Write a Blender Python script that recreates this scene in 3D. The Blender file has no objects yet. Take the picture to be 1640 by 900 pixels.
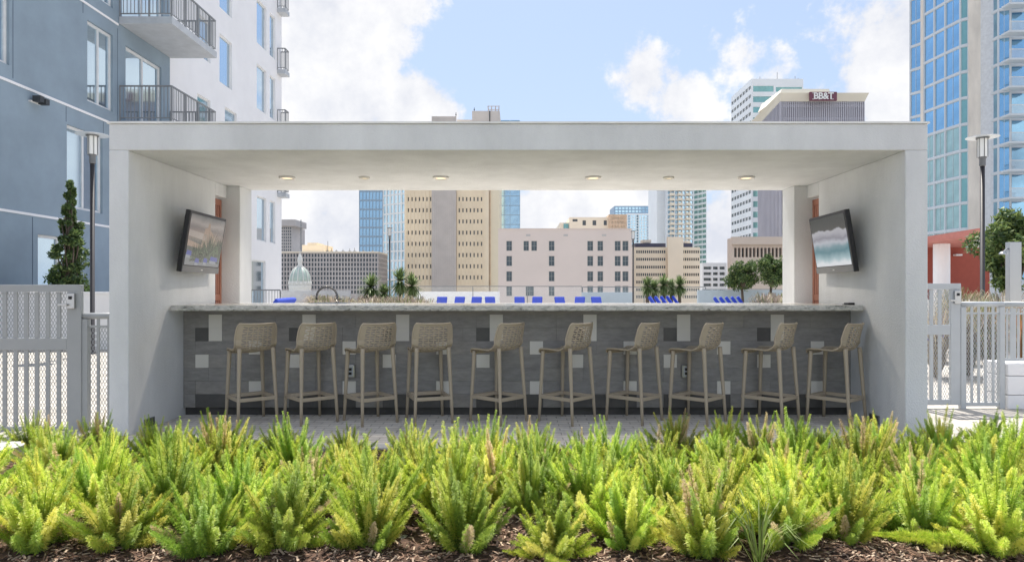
import bpy, math, random
from mathutils import Vector, Matrix
R = math.radians
S = bpy.context.scene
COL = S.collection
rnd = random.Random(7)

# ------------------------------------------------------------------ camera, light, exposure
F = 1093.0; CX = 828.0; HY = 466.0; H = 1.29
cam = bpy.data.cameras.new('camera'); camo = bpy.data.objects.new('camera', cam); COL.objects.link(camo)
camo.location = (0, 0, H); camo.rotation_euler = (R(90), 0, 0)
cam.sensor_width = 36; cam.lens = 36 * F / 1640
cam.shift_x = -(CX - 820) / 1640; cam.shift_y = (HY - 450) / 1640
cam.clip_start = 0.05; cam.clip_end = 6000
S.camera = camo
S.render.resolution_x = 1024; S.render.resolution_y = 561

SUN_EL, SUN_AZ = 65, -7        # azimuth clockwise from +Y
sd = Vector((math.sin(R(SUN_AZ)) * math.cos(R(SUN_EL)), math.cos(R(SUN_AZ)) * math.cos(R(SUN_EL)), math.sin(R(SUN_EL))))
sl = bpy.data.lights.new('sun', 'SUN'); so = bpy.data.objects.new('sun', sl); COL.objects.link(so)
sl.energy = 3.6; sl.angle = R(0.6); sl.color = (1, 0.95, 0.87)
so.rotation_euler = (-sd).to_track_quat('-Z', 'Y').to_euler()

W = bpy.data.worlds.new('World'); S.world = W; W.use_nodes = True
nt = W.node_tree; nt.nodes.clear()
def N(t, **kw):
    n = nt.nodes.new(t)
    for k, v in kw.items(): setattr(n, k, v)
    return n
def L(a, b): nt.links.new(a, b)
def M_(op, a, b=None, c=None, clamp=False):
    n = N('ShaderNodeMath', operation=op, use_clamp=clamp)
    for i, v in enumerate((a, b, c)):
        if v is None: continue
        if hasattr(v, 'is_linked'): L(v, n.inputs[i])
        else: n.inputs[i].default_value = v
    return n.outputs[0]
def VM(op, a, b=None):
    n = N('ShaderNodeVectorMath', operation=op)
    for i, v in enumerate((a, b)):
        if v is None: continue
        if hasattr(v, 'is_linked'): L(v, n.inputs[i])
        else: n.inputs[i].default_value = v
    return n
sky = N('ShaderNodeTexSky', sky_type='NISHITA', sun_disc=False)
sky.sun_elevation = R(SUN_EL); sky.sun_rotation = R(SUN_AZ); sky.air_density = 1.0; sky.dust_density = 1.2; sky.ozone_density = 1.5
tc = N('ShaderNodeTexCoord')
dirn = VM('NORMALIZE', tc.outputs['Generated']).outputs[0]
# billowing noise to break the cloud outlines
nz = N('ShaderNodeTexNoise'); nz.inputs['Scale'].default_value = 9; nz.inputs['Detail'].default_value = 11; nz.inputs['Roughness'].default_value = .62
L(dirn, nz.inputs['Vector'])
nz2 = N('ShaderNodeTexNoise'); nz2.inputs['Scale'].default_value = 2.6; nz2.inputs['Detail'].default_value = 8; nz2.inputs['Roughness'].default_value = .6
L(dirn, nz2.inputs['Vector'])
nfine = M_('SUBTRACT', nz.outputs['Fac'], .5)
def pdir(px, py): return Vector(((px - CX) / F, 1, (HY - py) / F)).normalized()
blobs = [((560, 70), .115, 1.1), ((520, 180), .14, 1.2), ((645, 178), .085, 1.1), ((590, -20), .10, 1), ((470, -40), .15, 1.2), ((430, 60), .18, 1.3),
         ((1035, 130), .045, .45), ((1090, 168), .055, .5), ((1030, 100), .03, .35), ((1075, 120), .035, .3), ((1190, 85), .05, .45), ((1245, 108), .045, .4), ((1150, 62), .025, .3),
         ((1420, 150), .10, .8), ((1345, 95), .06, .35), ((1400, 30), .07, .5), ((1460, 70), .10, .8), ((1330, 175), .07, .5), ((520, 400), .17, 1), ((900, 410), .13, 1.2),
         ((1200, 410), .13, 1.2), ((700, 410), .13, 1.2), ((1050, 410), .13, 1.2), ((1420, 330), .2, 1)]
acc = None
for (px, py), rad, amp in blobs:
    c = pdir(px, py)
    dist = VM('DISTANCE', dirn, tuple(c)).outputs['Value']
    b = M_('MULTIPLY', M_('SUBTRACT', 1.0, M_('DIVIDE', dist, rad)), amp)
    acc = b if acc is None else M_('MAXIMUM', acc, b)
acc = M_('MAXIMUM', acc, -1.2)
# scattered cloud over the rest of the sky (behind the viewer), horizon veil
sx = N('ShaderNodeSeparateXYZ'); L(dirn, sx.inputs[0])
back = M_('MULTIPLY', M_('SUBTRACT', nz2.outputs['Fac'], .50), 5.0)
backmask = M_('MULTIPLY', M_('SUBTRACT', 0.45, sx.outputs['Y']), 3.0, clamp=True)
gen = M_('SUBTRACT', back, M_('MULTIPLY', M_('SUBTRACT', 1.0, backmask), 3.0))
acc = M_('MAXIMUM', acc, gen)
dens = M_('ADD', acc, M_('MULTIPLY', nfine, 2.6))
mr = N('ShaderNodeMapRange', interpolation_type='SMOOTHSTEP'); mr.inputs['From Min'].default_value = .0; mr.inputs['From Max'].default_value = .34
L(dens, mr.inputs['Value'])
# cloud shade : thicker parts slightly greyer
mr2 = N('ShaderNodeMapRange'); mr2.inputs['From Min'].default_value = .40; mr2.inputs['From Max'].default_value = .56
L(M_('ADD', M_('MULTIPLY', nz2.outputs['Fac'], .45), M_('MULTIPLY', nz.outputs['Fac'], .55)), mr2.inputs['Value'])
cc = N('ShaderNodeMix', data_type='RGBA')
cc.inputs['A'].default_value = (3.9, 4.05, 4.5, 1); cc.inputs['B'].default_value = (5.35, 5.35, 5.4, 1)
L(mr2.outputs[0], cc.inputs['Factor'])
veil = M_('MULTIPLY', M_('POWER', M_('SUBTRACT', 1.0, M_('ABSOLUTE', sx.outputs['Z'])), 3.5), .55, clamp=True)
veil = M_('ADD', veil, .42, clamp=True)
skyc = N('ShaderNodeMix', data_type='RGBA'); L(veil, skyc.inputs['Factor']); L(sky.outputs[0], skyc.inputs['A']); skyc.inputs['B'].default_value = (3.05, 3.65, 4.75, 1)
mx = N('ShaderNodeMix', data_type='RGBA'); L(mr.outputs[0], mx.inputs['Factor']); L(skyc.outputs['Result'], mx.inputs['A']); L(cc.outputs['Result'], mx.inputs['B'])
bg = N('ShaderNodeBackground'); bg.inputs['Strength'].default_value = .10
L(mx.outputs['Result'], bg.inputs['Color'])
wo = N('ShaderNodeOutputWorld'); L(bg.outputs[0], wo.inputs[0])
vs = S.view_settings; vs.view_transform = 'Standard'; vs.look = 'None'; vs.gamma = 1; vs.exposure = 0.95; vs.use_curve_mapping = False
S.render.engine = 'CYCLES'
S.cycles.max_bounces = 6; S.cycles.diffuse_bounces = 4; S.cycles.glossy_bounces = 3; S.cycles.transmission_bounces = 3; S.cycles.transparent_max_bounces = 6

# ------------------------------------------------------------------ helpers
def px2(px, py, d): return Vector(((px - CX) * d / F, d, H + (HY - py) * d / F))
def X(px, d): return (px - CX) * d / F
def Z(py, d): return H + (HY - py) * d / F

MATS = {}
def mat(name, col, rough=.7, metal=0, var=.12, vscale=3.0, bump=0, bscale=60, spec=.5, trans=0, emit=None, estr=0, alpha=1, coat=0, col2=None, streak=0):
    if name in MATS: return MATS[name]
    m = bpy.data.materials.new(name); m.use_nodes = True; t = m.node_tree; b = t.nodes['Principled BSDF']
    b.inputs['Roughness'].default_value = rough; b.inputs['Metallic'].default_value = metal
    b.inputs['Specular IOR Level'].default_value = spec
    if coat: b.inputs['Coat Weight'].default_value = coat
    tcn = t.nodes.new('ShaderNodeTexCoord'); n = t.nodes.new('ShaderNodeTexNoise'); n.inputs['Scale'].default_value = vscale; n.inputs['Detail'].default_value = 7; n.inputs['Roughness'].default_value = .6
    if streak:
        mp = t.nodes.new('ShaderNodeMapping'); mp.inputs['Scale'].default_value = (1, 1, streak); t.links.new(tcn.outputs['Object'], mp.inputs[0]); t.links.new(mp.outputs[0], n.inputs['Vector'])
    else: t.links.new(tcn.outputs['Object'], n.inputs['Vector'])
    r = t.nodes.new('ShaderNodeMapRange'); r.inputs['From Min'].default_value = .3; r.inputs['From Max'].default_value = .7
    t.links.new(n.outputs['Fac'], r.inputs['Value'])
    mi = t.nodes.new('ShaderNodeMix'); mi.data_type = 'RGBA'
    c2 = col2 if col2 else tuple(c * (1 - var) for c in col); c1 = col if col2 else tuple(min(1, c * (1 + var * .6)) for c in col)
    mi.inputs['A'].default_value = (*c2, 1); mi.inputs['B'].default_value = (*c1, 1)
    t.links.new(r.outputs[0], mi.inputs['Factor']); t.links.new(mi.outputs['Result'], b.inputs['Base Color'])
    if bump:
        n2 = t.nodes.new('ShaderNodeTexNoise'); n2.inputs['Scale'].default_value = bscale; n2.inputs['Detail'].default_value = 5
        t.links.new(tcn.outputs['Object'], n2.inputs['Vector'])
        bp = t.nodes.new('ShaderNodeBump'); bp.inputs['Strength'].default_value = bump; bp.inputs['Distance'].default_value = .01
        t.links.new(n2.outputs['Fac'], bp.inputs['Height']); t.links.new(bp.outputs[0], b.inputs['Normal'])
    if trans:
        tr = t.nodes.new('ShaderNodeBsdfTranslucent'); t.links.new(mi.outputs['Result'], tr.inputs['Color'])
        ms = t.nodes.new('ShaderNodeMixShader'); ms.inputs[0].default_value = trans
        out = t.nodes['Material Output']; t.links.new(b.outputs[0], ms.inputs[1]); t.links.new(tr.outputs[0], ms.inputs[2]); t.links.new(ms.outputs[0], out.inputs['Surface'])
    if emit:
        b.inputs['Emission Color'].default_value = (*emit, 1); b.inputs['Emission Strength'].default_value = estr
    if alpha < 1: b.inputs['Alpha'].default_value = alpha
    MATS[name] = m
    return m

class MB:
    def __init__(s): s.v = []; s.f = []; s.m = []
    def quad(s, a, b, c, d, m=0):
        i = len(s.v); s.v += [tuple(a), tuple(b), tuple(c), tuple(d)]; s.f.append((i, i + 1, i + 2, i + 3)); s.m.append(m)
    def tri(s, a, b, c, m=0):
        i = len(s.v); s.v += [tuple(a), tuple(b), tuple(c)]; s.f.append((i, i + 1, i + 2)); s.m.append(m)
    def box(s, x0, x1, y0, y1, z0, z1, m=0, T=None):
        p = [(x0, y0, z0), (x1, y0, z0), (x1, y1, z0), (x0, y1, z0), (x0, y0, z1), (x1, y0, z1), (x1, y1, z1), (x0, y1, z1)]
        s.hexa(p, m, T)
    def hexa(s, p, m=0, T=None):
        if T is not None: p = [tuple(T @ Vector(q)) for q in p]
        i = len(s.v); s.v += [tuple(q) for q in p]
        for f in ((0, 3, 2, 1), (4, 5, 6, 7), (0, 1, 5, 4), (1, 2, 6, 5), (2, 3, 7, 6), (3, 0, 4, 7)):
            s.f.append(tuple(i + k for k in f)); s.m.append(m)
    def prism(s, poly, z0, z1, m=0):       # poly in plan (counterclockwise)
        n = len(poly); i = len(s.v)
        s.v += [(x, y, z0) for x, y in poly] + [(x, y, z1) for x, y in poly]
        s.f.append(tuple(i + n + k for k in range(n))); s.m.append(m)
        s.f.append(tuple(i + k for k in reversed(range(n)))); s.m.append(m)
        for k in range(n):
            q = (k + 1) % n; s.f.append((i + k, i + q, i + n + q, i + n + k)); s.m.append(m)
    def tube(s, pts, rad, n=8, m=0, caps=True):
        pts = [Vector(p) for p in pts]
        if not hasattr(rad, '__len__'): rad = [rad] * len(pts)
        base = len(s.v); ref = None
        for k, p in enumerate(pts):
            d = (pts[min(k + 1, len(pts) - 1)] - pts[max(k - 1, 0)]).normalized()
            if ref is None:
                ref = Vector((1, 0, 0)) if abs(d.x) < .8 else Vector((0, 1, 0))
            a = d.cross(ref).normalized(); ref2 = a.cross(d).normalized(); ref = ref2
            for j in range(n):
                t = 2 * math.pi * (j + .5) / n
                q = p + (a * math.cos(t) + ref2 * math.sin(t)) * rad[k]
                s.v.append(tuple(q))
        for k in range(len(pts) - 1):
            for j in range(n):
                j2 = (j + 1) % n
                s.f.append((base + k * n + j, base + k * n + j2, base + (k + 1) * n + j2, base + (k + 1) * n + j)); s.m.append(m)
        if caps:
            s.f.append(tuple(base + j for j in reversed(range(n)))); s.m.append(m)
            s.f.append(tuple(base + (len(pts) - 1) * n + j for j in range(n))); s.m.append(m)
    def lathe(s, prof, c, n=24, m=0):       # prof [(r, z)]
        base = len(s.v)
        for r, z in prof:
            for j in range(n):
                t = 2 * math.pi * j / n; s.v.append((c[0] + r * math.cos(t), c[1] + r * math.sin(t), c[2] + z))
        for k in range(len(prof) - 1):
            for j in range(n):
                j2 = (j + 1) % n
                s.f.append((base + k * n + j, base + k * n + j2, base + (k + 1) * n + j2, base + (k + 1) * n + j)); s.m.append(m)
        s.f.append(tuple(base + j for j in reversed(range(n)))); s.m.append(m)
        s.f.append(tuple(base + (len(prof) - 1) * n + j for j in range(n))); s.m.append(m)
    def build(s, name, mats, parent=None, world=False, smooth=False, bevel=0, at=None):
        me = bpy.data.meshes.new(name); me.from_pydata(s.v, [], s.f)
        if not isinstance(mats, (list, tuple)): mats = [mats]
        for q in mats: me.materials.append(q)
        me.polygons.foreach_set('material_index', s.m)
        if smooth: me.polygons.foreach_set('use_smooth', [True] * len(s.f))
        me.update()
        o = bpy.data.objects.new(name, me); COL.objects.link(o)
        if parent is not None:
            o.parent = parent
            if world: o.location = -wloc(parent)
        if at is not None: o.location = at
        if bevel:
            b = o.modifiers.new('bevel', 'BEVEL'); b.width = bevel; b.segments = 2; b.limit_method = 'ANGLE'
        return o
def wloc(o):
    v = Vector(o.location)
    while o.parent is not None: o = o.parent; v = v + Vector(o.location)
    return v
def tag(o, label=None, cat=None, group=None, kind=None):
    if label: o['label'] = label
    if cat: o['category'] = cat
    if group: o['group'] = group
    if kind: o['kind'] = kind
    return o
def thing(name, label, cat, loc=(0, 0, 0), rz=0, group=None):
    o = bpy.data.objects.new(name, None); COL.objects.link(o); o.location = loc; o.rotation_euler = (0, 0, rz); o.empty_display_size = .2
    return tag(o, label, cat, group)
def children(o): return [c for c in bpy.data.objects if c.parent == o]
def copy_tree(o, parent=None):
    c = o.copy(); COL.objects.link(c); c.parent = parent
    for ch in list(children(o)): copy_tree(ch, c)
    return c

# facade with real openings. O plan origin, U horizontal unit vector, inward = rot90(U)
def facade(mb, O, U, W_, z0, z1, rects, depth=.3, m=0, mr_=None, ret=True):
    mr_ = m if mr_ is None else mr_
    nx, ny = -U[1], U[0]
    def P(u, z, o=0): return (O[0] + U[0] * u + nx * o, O[1] + U[1] * u + ny * o, z)
    us = sorted(set([0, W_] + [r[0] for r in rects] + [r[1] for r in rects])); zs = sorted(set([z0, z1] + [r[2] for r in rects] + [r[3] for r in rects]))
    us = [u for u in us if 0 <= u <= W_]; zs = [z for z in zs if z0 <= z <= z1]
    for j in range(len(zs) - 1):
        zc = (zs[j] + zs[j + 1]) / 2; row = [r for r in rects if r[2] < zc < r[3]]
        start = None
        for i in range(len(us) - 1):
            uc = (us[i] + us[i + 1]) / 2; hole = any(r[0] < uc < r[1] for r in row)
            if not hole and start is None: start = us[i]
            if hole and start is not None:
                mb.quad(P(start, zs[j]), P(us[i], zs[j]), P(us[i], zs[j + 1]), P(start, zs[j + 1]), m); start = None
        if start is not None: mb.quad(P(start, zs[j]), P(W_, zs[j]), P(W_, zs[j + 1]), P(start, zs[j + 1]), m)
    for a, b, c, d in rects:
        mb.quad(P(a, c), P(a, d), P(a, d, depth), P(a, c, depth), mr_); mb.quad(P(b, c), P(b, c, depth), P(b, d, depth), P(b, d), mr_)
        mb.quad(P(a, c), P(a, c, depth), P(b, c, depth), P(b, c), mr_); mb.quad(P(a, d), P(b, d), P(b, d, depth), P(a, d, depth), mr_)
    if ret:
        mb.quad(P(0, z0), P(0, z1), P(0, z1, depth), P(0, z0, depth), m); mb.quad(P(W_, z0), P(W_, z0, depth), P(W_, z1, depth), P(W_, z1), m)
        mb.quad(P(0, z1), P(W_, z1), P(W_, z1, depth), P(0, z1, depth), m)
WCACHE = {}
def windows(parent, O, U, rects, mframe, mglass, depth=.3, fw=.06, mull=(0, 0), name='window', cap=100, pane=True):
    ang = math.atan2(U[1], U[0]); pl = wloc(parent)
    def vis(r):
        x = O[0] + U[0] * (r[0] + r[1]) / 2; y = O[1] + U[1] * (r[0] + r[1]) / 2; z = (r[2] + r[3]) / 2
        if y < 1: return 1
        px = CX + F * x / y; py = HY - F * (z - H) / y
        return 0 if (0 < px < 1640 and (0 < py < 196 or 305 < py < 484 or px < 175 or px > 1486) and py > 0) else 1
    ordered = sorted(rects, key=vis)
    used = len([c for c in children(parent) if c.name.startswith(name)]) if cap >= 0 else 0
    cap = max(0, cap - used)
    def make(mb, mbp, r0, w, h, T=None):
        f = fw
        if f > 0:
            mb.box(0, w, 0, .08, 0, f, 0, T); mb.box(0, w, 0, .08, h - f, h, 0, T)
            mb.box(0, f, .001, .079, f, h - f, 0, T); mb.box(w - f, w, .001, .079, f, h - f, 0, T)
            for k in range(mull[0]):
                x = w * (k + 1) / (mull[0] + 1); mb.box(x - f * .4, x + f * .4, .002, .078, f, h - f, 0, T)
            for k in range(mull[1]):
                z = h * (k + 1) / (mull[1] + 1); mb.box(f, w - f, .004, .074, z - f * .4, z + f * .4, 0, T)
        mbp.box(f * .5, w - f * .5, .04, .06, f * .5, h - f * .5, 0, T)
    for r in ordered[:cap]:
        w, h = r[1] - r[0], r[3] - r[2]
        key = (name, round(w, 3), round(h, 3), fw, mull, mframe.name, mglass.name)
        off = depth - .09
        loc = Vector((O[0] + U[0] * r[0] - U[1] * off, O[1] + U[1] * r[0] + U[0] * off, r[2]))
        if key not in WCACHE:
            a, b = MB(), MB(); make(a, b, r, w, h)
            if fw > 0:
                fo = a.build(name, mframe, parent); po = b.build('pane', mglass, fo)
            else:
                fo = b.build(name, mglass, parent); po = None
            WCACHE[key] = (fo.data, po.data if po else None)
        else:
            fd, pd = WCACHE[key]
            fo = bpy.data.objects.new(name, fd); COL.objects.link(fo); fo.parent = parent
            if pd: po = bpy.data.objects.new('pane', pd); COL.objects.link(po); po.parent = fo
        fo.location = loc - pl; fo.rotation_euler = (0, 0, ang)
    rest = ordered[cap:]
    if rest:
        a = MB(); g = MB()
        for r in rest:
            off = depth - .09
            T = Matrix.Translation((O[0] + U[0] * r[0] - U[1] * off, O[1] + U[1] * r[0] + U[0] * off, r[2])) @ Matrix.Rotation(ang, 4, 'Z')
            make(a, g, r, r[1] - r[0], r[3] - r[2], T)
        n0 = len(a.v); a.v += g.v; a.f += [tuple(i + n0 for i in f) for f in g.f]; a.m += [1] * len(g.f)
        o = a.build(name, [mframe, mglass], parent, world=True); o['kind'] = 'stuff'

# ------------------------------------------------------------------ materials
stucco = mat('white_stucco', (.70, .715, .725), .88, bump=.6, bscale=70, var=.13, vscale=2.2, streak=.35)
stucco_in = mat('white_stucco_soft', (.66, .665, .66), .85, bump=.3, bscale=140, var=.05, vscale=1.2)
cap_metal = mat('white_cap_flashing', (.8, .8, .78), .5)
bluewall = mat('blue_grey_stucco', (.27, .345, .41), .9, bump=.3, bscale=90, var=.13, vscale=.9)
whitewall = mat('bright_white_stucco', (.86, .86, .87), .85, bump=.2, bscale=90, var=.05, vscale=.8)
wframe = mat('white_window_frame', (.75, .76, .76), .5)
dframe = mat('dark_window_frame', (.04, .045, .05), .5)
balc = mat('balcony_concrete', (.5, .53, .56), .8)
railm = mat('grey_railing_paint', (.24, .25, .26), .5)
gatem = mat('grey_gate_paint', (.36, .375, .38), .42, var=.05, vscale=6)
gatem2 = mat('pale_fence_paint', (.50, .53, .55), .42, var=.05, vscale=6)
glass_mirror = mat('reflective_glass', (.55, .68, .78), .04, metal=.95, var=.06, vscale=.4, bump=.02, bscale=1.2)
glass_dark = mat('dark_window_glass', (.10, .115, .125), .08, var=.5, vscale=.35, spec=.8)
glass_blue = mat('blue_tower_glass', (.50, .70, .84), .08, metal=.9, var=.38, vscale=.12, bump=.05, bscale=.5)
glass_pale = mat('pale_curtained_glass', (.42, .60, .58), .12, metal=.4, var=.25, vscale=.5)
taupe = mat('taupe_moulded_plastic', (.43, .36, .265), .48, var=.05, vscale=8, bump=.05, bscale=300)
tile_g = mat('grey_stone_tile', (.27, .262, .25), .5, var=.22, vscale=9, streak=3, bump=.1, bscale=120)
tile_g2 = mat('grey_stone_tile_warm', (.29, .278, .26), .5, var=.2, vscale=9, streak=3, bump=.1, bscale=120)
tile_w = mat('off_white_tile', (.70, .68, .62), .4, var=.05)
tile_d = mat('charcoal_tile', (.095, .093, .09), .45, var=.2, vscale=9)
grout = mat('tile_grout', (.20, .195, .185), .9)
kickm = mat('dark_kick_board', (.075, .073, .07), .6, var=.4, vscale=5)
steel = mat('brushed_steel', (.55, .55, .54), .3, metal=1, streak=.1)
chrome = mat('dark_chrome', (.16, .16, .165), .25, metal=.8)
black = mat('black_plastic', (.012, .012, .014), .35)
greypl = mat('grey_plastic_trim', (.16, .165, .17), .4)
polem = mat('dark_bronze_pole', (.045, .042, .045), .45)
cushion = mat('royal_blue_cushion', (.03, .07, .48), .8, var=.2, vscale=3)
loungem = mat('white_lounger_frame', (.75, .75, .74), .5)
terra = mat('terracotta_painted_wood', (.40, .18, .125), .6, var=.2, vscale=5, streak=.3)
conc = mat('pale_concrete', (.55, .54, .52), .85, bump=.3, bscale=50, var=.12, vscale=2)
redwall = mat('brick_red_stucco', (.33, .075, .05), .8, var=.1)
granite = None

def nodemat(name, rough=.6):
    m = bpy.data.materials.new(name); m.use_nodes = True; t = m.node_tree
    b = t.nodes['Principled BSDF']; b.inputs['Roughness'].default_value = rough
    c = t.nodes.new('ShaderNodeTexCoord')
    return m, t, b, c
def ramp(t, stops):
    r = t.nodes.new('ShaderNodeValToRGB'); e = r.color_ramp.elements
    while len(e) < len(stops): e.new(.5)
    for k, (p, c) in enumerate(stops): e[k].position = p; e[k].color = (*c, 1)
    return r
# granite
granite, t, b, c = nodemat('speckled_granite', .22)
n = t.nodes.new('ShaderNodeTexNoise'); n.inputs['Scale'].default_value = 26; n.inputs['Detail'].default_value = 9; n.inputs['Roughness'].default_value = .72; n.inputs['Distortion'].default_value = 1.2
mp = t.nodes.new('ShaderNodeMapping'); mp.inputs['Scale'].default_value = (.45, 1, 1.2); t.links.new(c.outputs['Object'], mp.inputs[0]); t.links.new(mp.outputs[0], n.inputs['Vector'])
r = ramp(t, [(.34, (.13, .135, .12)), (.45, (.40, .40, .37)), (.55, (.56, .55, .51)), (.7, (.66, .65, .62))]); t.links.new(n.outputs['Fac'], r.inputs[0]); t.links.new(r.outputs[0], b.inputs['Base Color'])
# pavers
def paver(name, bw, bh, c1, c2, cm, sc=1):
    m, t, b, c = nodemat(name, .85)
    br = t.nodes.new('ShaderNodeTexBrick'); br.inputs['Scale'].default_value = 1; br.inputs['Brick Width'].default_value = bw; br.inputs['Row Height'].default_value = bh
    br.inputs['Mortar Size'].default_value = .006; br.inputs['Mortar Smooth'].default_value = .3
    br.inputs['Color1'].default_value = (*c1, 1); br.inputs['Color2'].default_value = (*c2, 1); br.inputs['Mortar'].default_value = (*cm, 1)
    t.links.new(c.outputs['Object'], br.inputs['Vector'])
    n = t.nodes.new('ShaderNodeTexNoise'); n.inputs['Scale'].default_value = 1.7; n.inputs['Detail'].default_value = 10; n.inputs['Roughness'].default_value = .7; t.links.new(c.outputs['Object'], n.inputs['Vector'])
    r = ramp(t, [(.3, (.62, .60, .57)), (.5, (.92, .91, .9)), (.7, (1.05, 1.04, 1.02))]); t.links.new(n.outputs['Fac'], r.inputs[0])
    mi = t.nodes.new('ShaderNodeMix'); mi.data_type = 'RGBA'; mi.blend_type = 'MULTIPLY'; mi.inputs['Factor'].default_value = 1
    t.links.new(br.outputs['Color'], mi.inputs['A']); t.links.new(r.outputs[0], mi.inputs['B']); t.links.new(mi.outputs['Result'], b.inputs['Base Color'])
    bp = t.nodes.new('ShaderNodeBump'); bp.inputs['Strength'].default_value = .5; bp.inputs['Distance'].default_value = .008
    ad = t.nodes.new('ShaderNodeMath'); ad.operation = 'SUBTRACT'; t.links.new(n.outputs['Fac'], ad.inputs[0]); t.links.new(br.outputs['Fac'], ad.inputs[1])
    t.links.new(ad.outputs[0], bp.inputs['Height']); t.links.new(bp.outputs[0], b.inputs['Normal'])
    return m
pav = paver('pale_terrace_pavers', .60, .30, (.58, .545, .49), (.51, .48, .44), (.25, .24, .22))
pav2 = paver('grey_brick_pavers', .20, .10, (.74, .71, .66), (.64, .61, .57), (.40, .38, .35))
mulchm = mat('bark_mulch', (.15, .085, .055), .95, col2=(.035, .018, .012), vscale=24, bump=1, bscale=45)
cityg = mat('city_asphalt', (.3, .3, .29), .9, vscale=.03, var=.4)

# ------------------------------------------------------------------ ground
m = MB(); m.quad((-3000, -1500, -18), (3000, -1500, -18), (3000, 5000, -18), (-3000, 5000, -18)); tag(m.build('city_ground', cityg), kind='structure')
m = MB(); m.box(-30, 42, -14, 50, -.6, 0); tag(m.build('terrace_deck', pav), kind='structure')
m = MB(); m.box(-3.9, 3.9, 5.50, 9.2, .0005, .004); tag(m.build('pavilion_paving', pav2), kind='structure')
m = MB(); m.box(-6.5, 6.5, 5.36, 5.5, .001, .06); tag(m.build('bed_kerb', conc, bevel=.008), kind='structure')
# mulch bed : undulating sheet
m = MB(); nx_, ny_ = 130, 40
def mz(x, y): return .035 + .018 * math.sin(x * 5.1 + 1.3 * math.sin(y * 4)) + .015 * math.sin(y * 7 + x * 2.3) + .006 * math.sin(x * 31 + y * 17)
gv = {}
for j in range(ny_ + 1):
    for i in range(nx_ + 1):
        x = -6.5 + 13 * i / nx_; y = 1.2 + 4.16 * j / ny_
        gv[i, j] = len(m.v); m.v.append((x, y, mz(x, y)))
for j in range(ny_):
    for i in range(nx_): m.f.append((gv[i, j], gv[i + 1, j], gv[i + 1, j + 1], gv[i, j + 1])); m.m.append(0)
tag(m.build('planting_bed', mulchm, smooth=True), kind='structure')
chipA = mat('mulch_chip_brown', (.22, .13, .085), .9, var=.4, vscale=9); chipB = mat('mulch_chip_pale', (.48, .36, .26), .9, var=.3, vscale=9); chipC = mat('mulch_chip_dark', (.045, .026, .018), .9)
m = MB()
for k in range(22000):
    y = 2.9 + (rnd.random() ** 1.5) * 2.4; x = rnd.uniform(-1, 1) * (.8 * y + .3)
    l = rnd.uniform(.006, .024); w = rnd.uniform(.002, .0055)
    T = Matrix.Translation((x, y, mz(x, y) + rnd.uniform(.002, .014))) @ Matrix.Rotation(rnd.uniform(0, 6.3), 4, 'Z') @ Matrix.Rotation(rnd.uniform(-.5, .5), 4, 'Y')
    m.box(-l, l, -w, w, -.0015, .0015, rnd.choice((0, 0, 0, 1, 1, 2, 2)), T)
tag(m.build('mulch_chips', [chipA, chipB, chipC]), kind='stuff')

# ------------------------------------------------------------------ pavilion
IX = 3.455; OXL = 3.63; OXR = 3.655; FY = 6.07; BY = 8.49; CZ = 2.54; TZ = 2.775
pv = thing('bar_pavilion', 'white stucco box frame pavilion open at front and back over the long bar', 'pavilion', (0, 7.2, 0))
for s, ox in ((-1, OXL), (1, OXR)):
    m = MB(); a, b_ = sorted((s * IX, s * ox))
    m.box(a, b_, FY, 7.82, 0, CZ)
    m.box(a, b_, 7.82, 8.13, 2.39, CZ)
    a2, b2 = sorted((s * 3.30, s * ox))
    m.box(a2, b2, 8.13, BY, 0, CZ)
    m.build('side_wall', stucco_in if 0 else stucco, pv, world=True, bevel=.008)
    # slatted terracotta door set outside the slot
    m = MB(); ox2 = s * (IX + .06); e = .035 * s
    a, b_ = sorted((ox2, ox2 + e * 1.3))
    m.box(a, b_, 7.83, 7.87, .02, 2.37); m.box(a, b_, 8.085, 8.12, .02, 2.37)
    for z in (.02, 1.18, 2.30): m.box(a + .004, b_ - .004, 7.87, 8.085, z, z + .07)
    for y in (7.905, 7.955, 8.005, 8.055): m.box(a + .008, b_ - .008, y - .011, y + .011, .09, 2.30)
    m.build('slatted_door', terra, pv, world=True)
    # low vent
    m = MB(); vx = s * (IX + .0)
    a, b_ = sorted((vx - s * .012, vx + s * .002))
    y0 = 6.32 if s < 0 else 6.50
    m.box(a, b_, y0, y0 + .17, .02, .10)
    for k in range(5): m.box(a - .004, b_ + .004, y0 + .015, y0 + .155, .03 + k * .013, .035 + k * .013, 1)
    m.build('floor_vent', [greypl, black], pv, world=True)
m = MB(); m.box(-OXL, OXR, FY, BY, CZ, TZ); m.build('roof_slab', stucco, pv, world=True, bevel=.008)
m = MB(); m.box(-OXL - .012, OXR + .012, FY - .012, BY + .012, TZ + .001, TZ + .018); m.build('roof_edge', cap_metal, pv, world=True)
lens = mat('warm_light_lens', (.8, .7, .5), .4, emit=(1, .78, .48), estr=.75)
trimm = mat('white_light_trim', (.72, .70, .66), .4)
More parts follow.
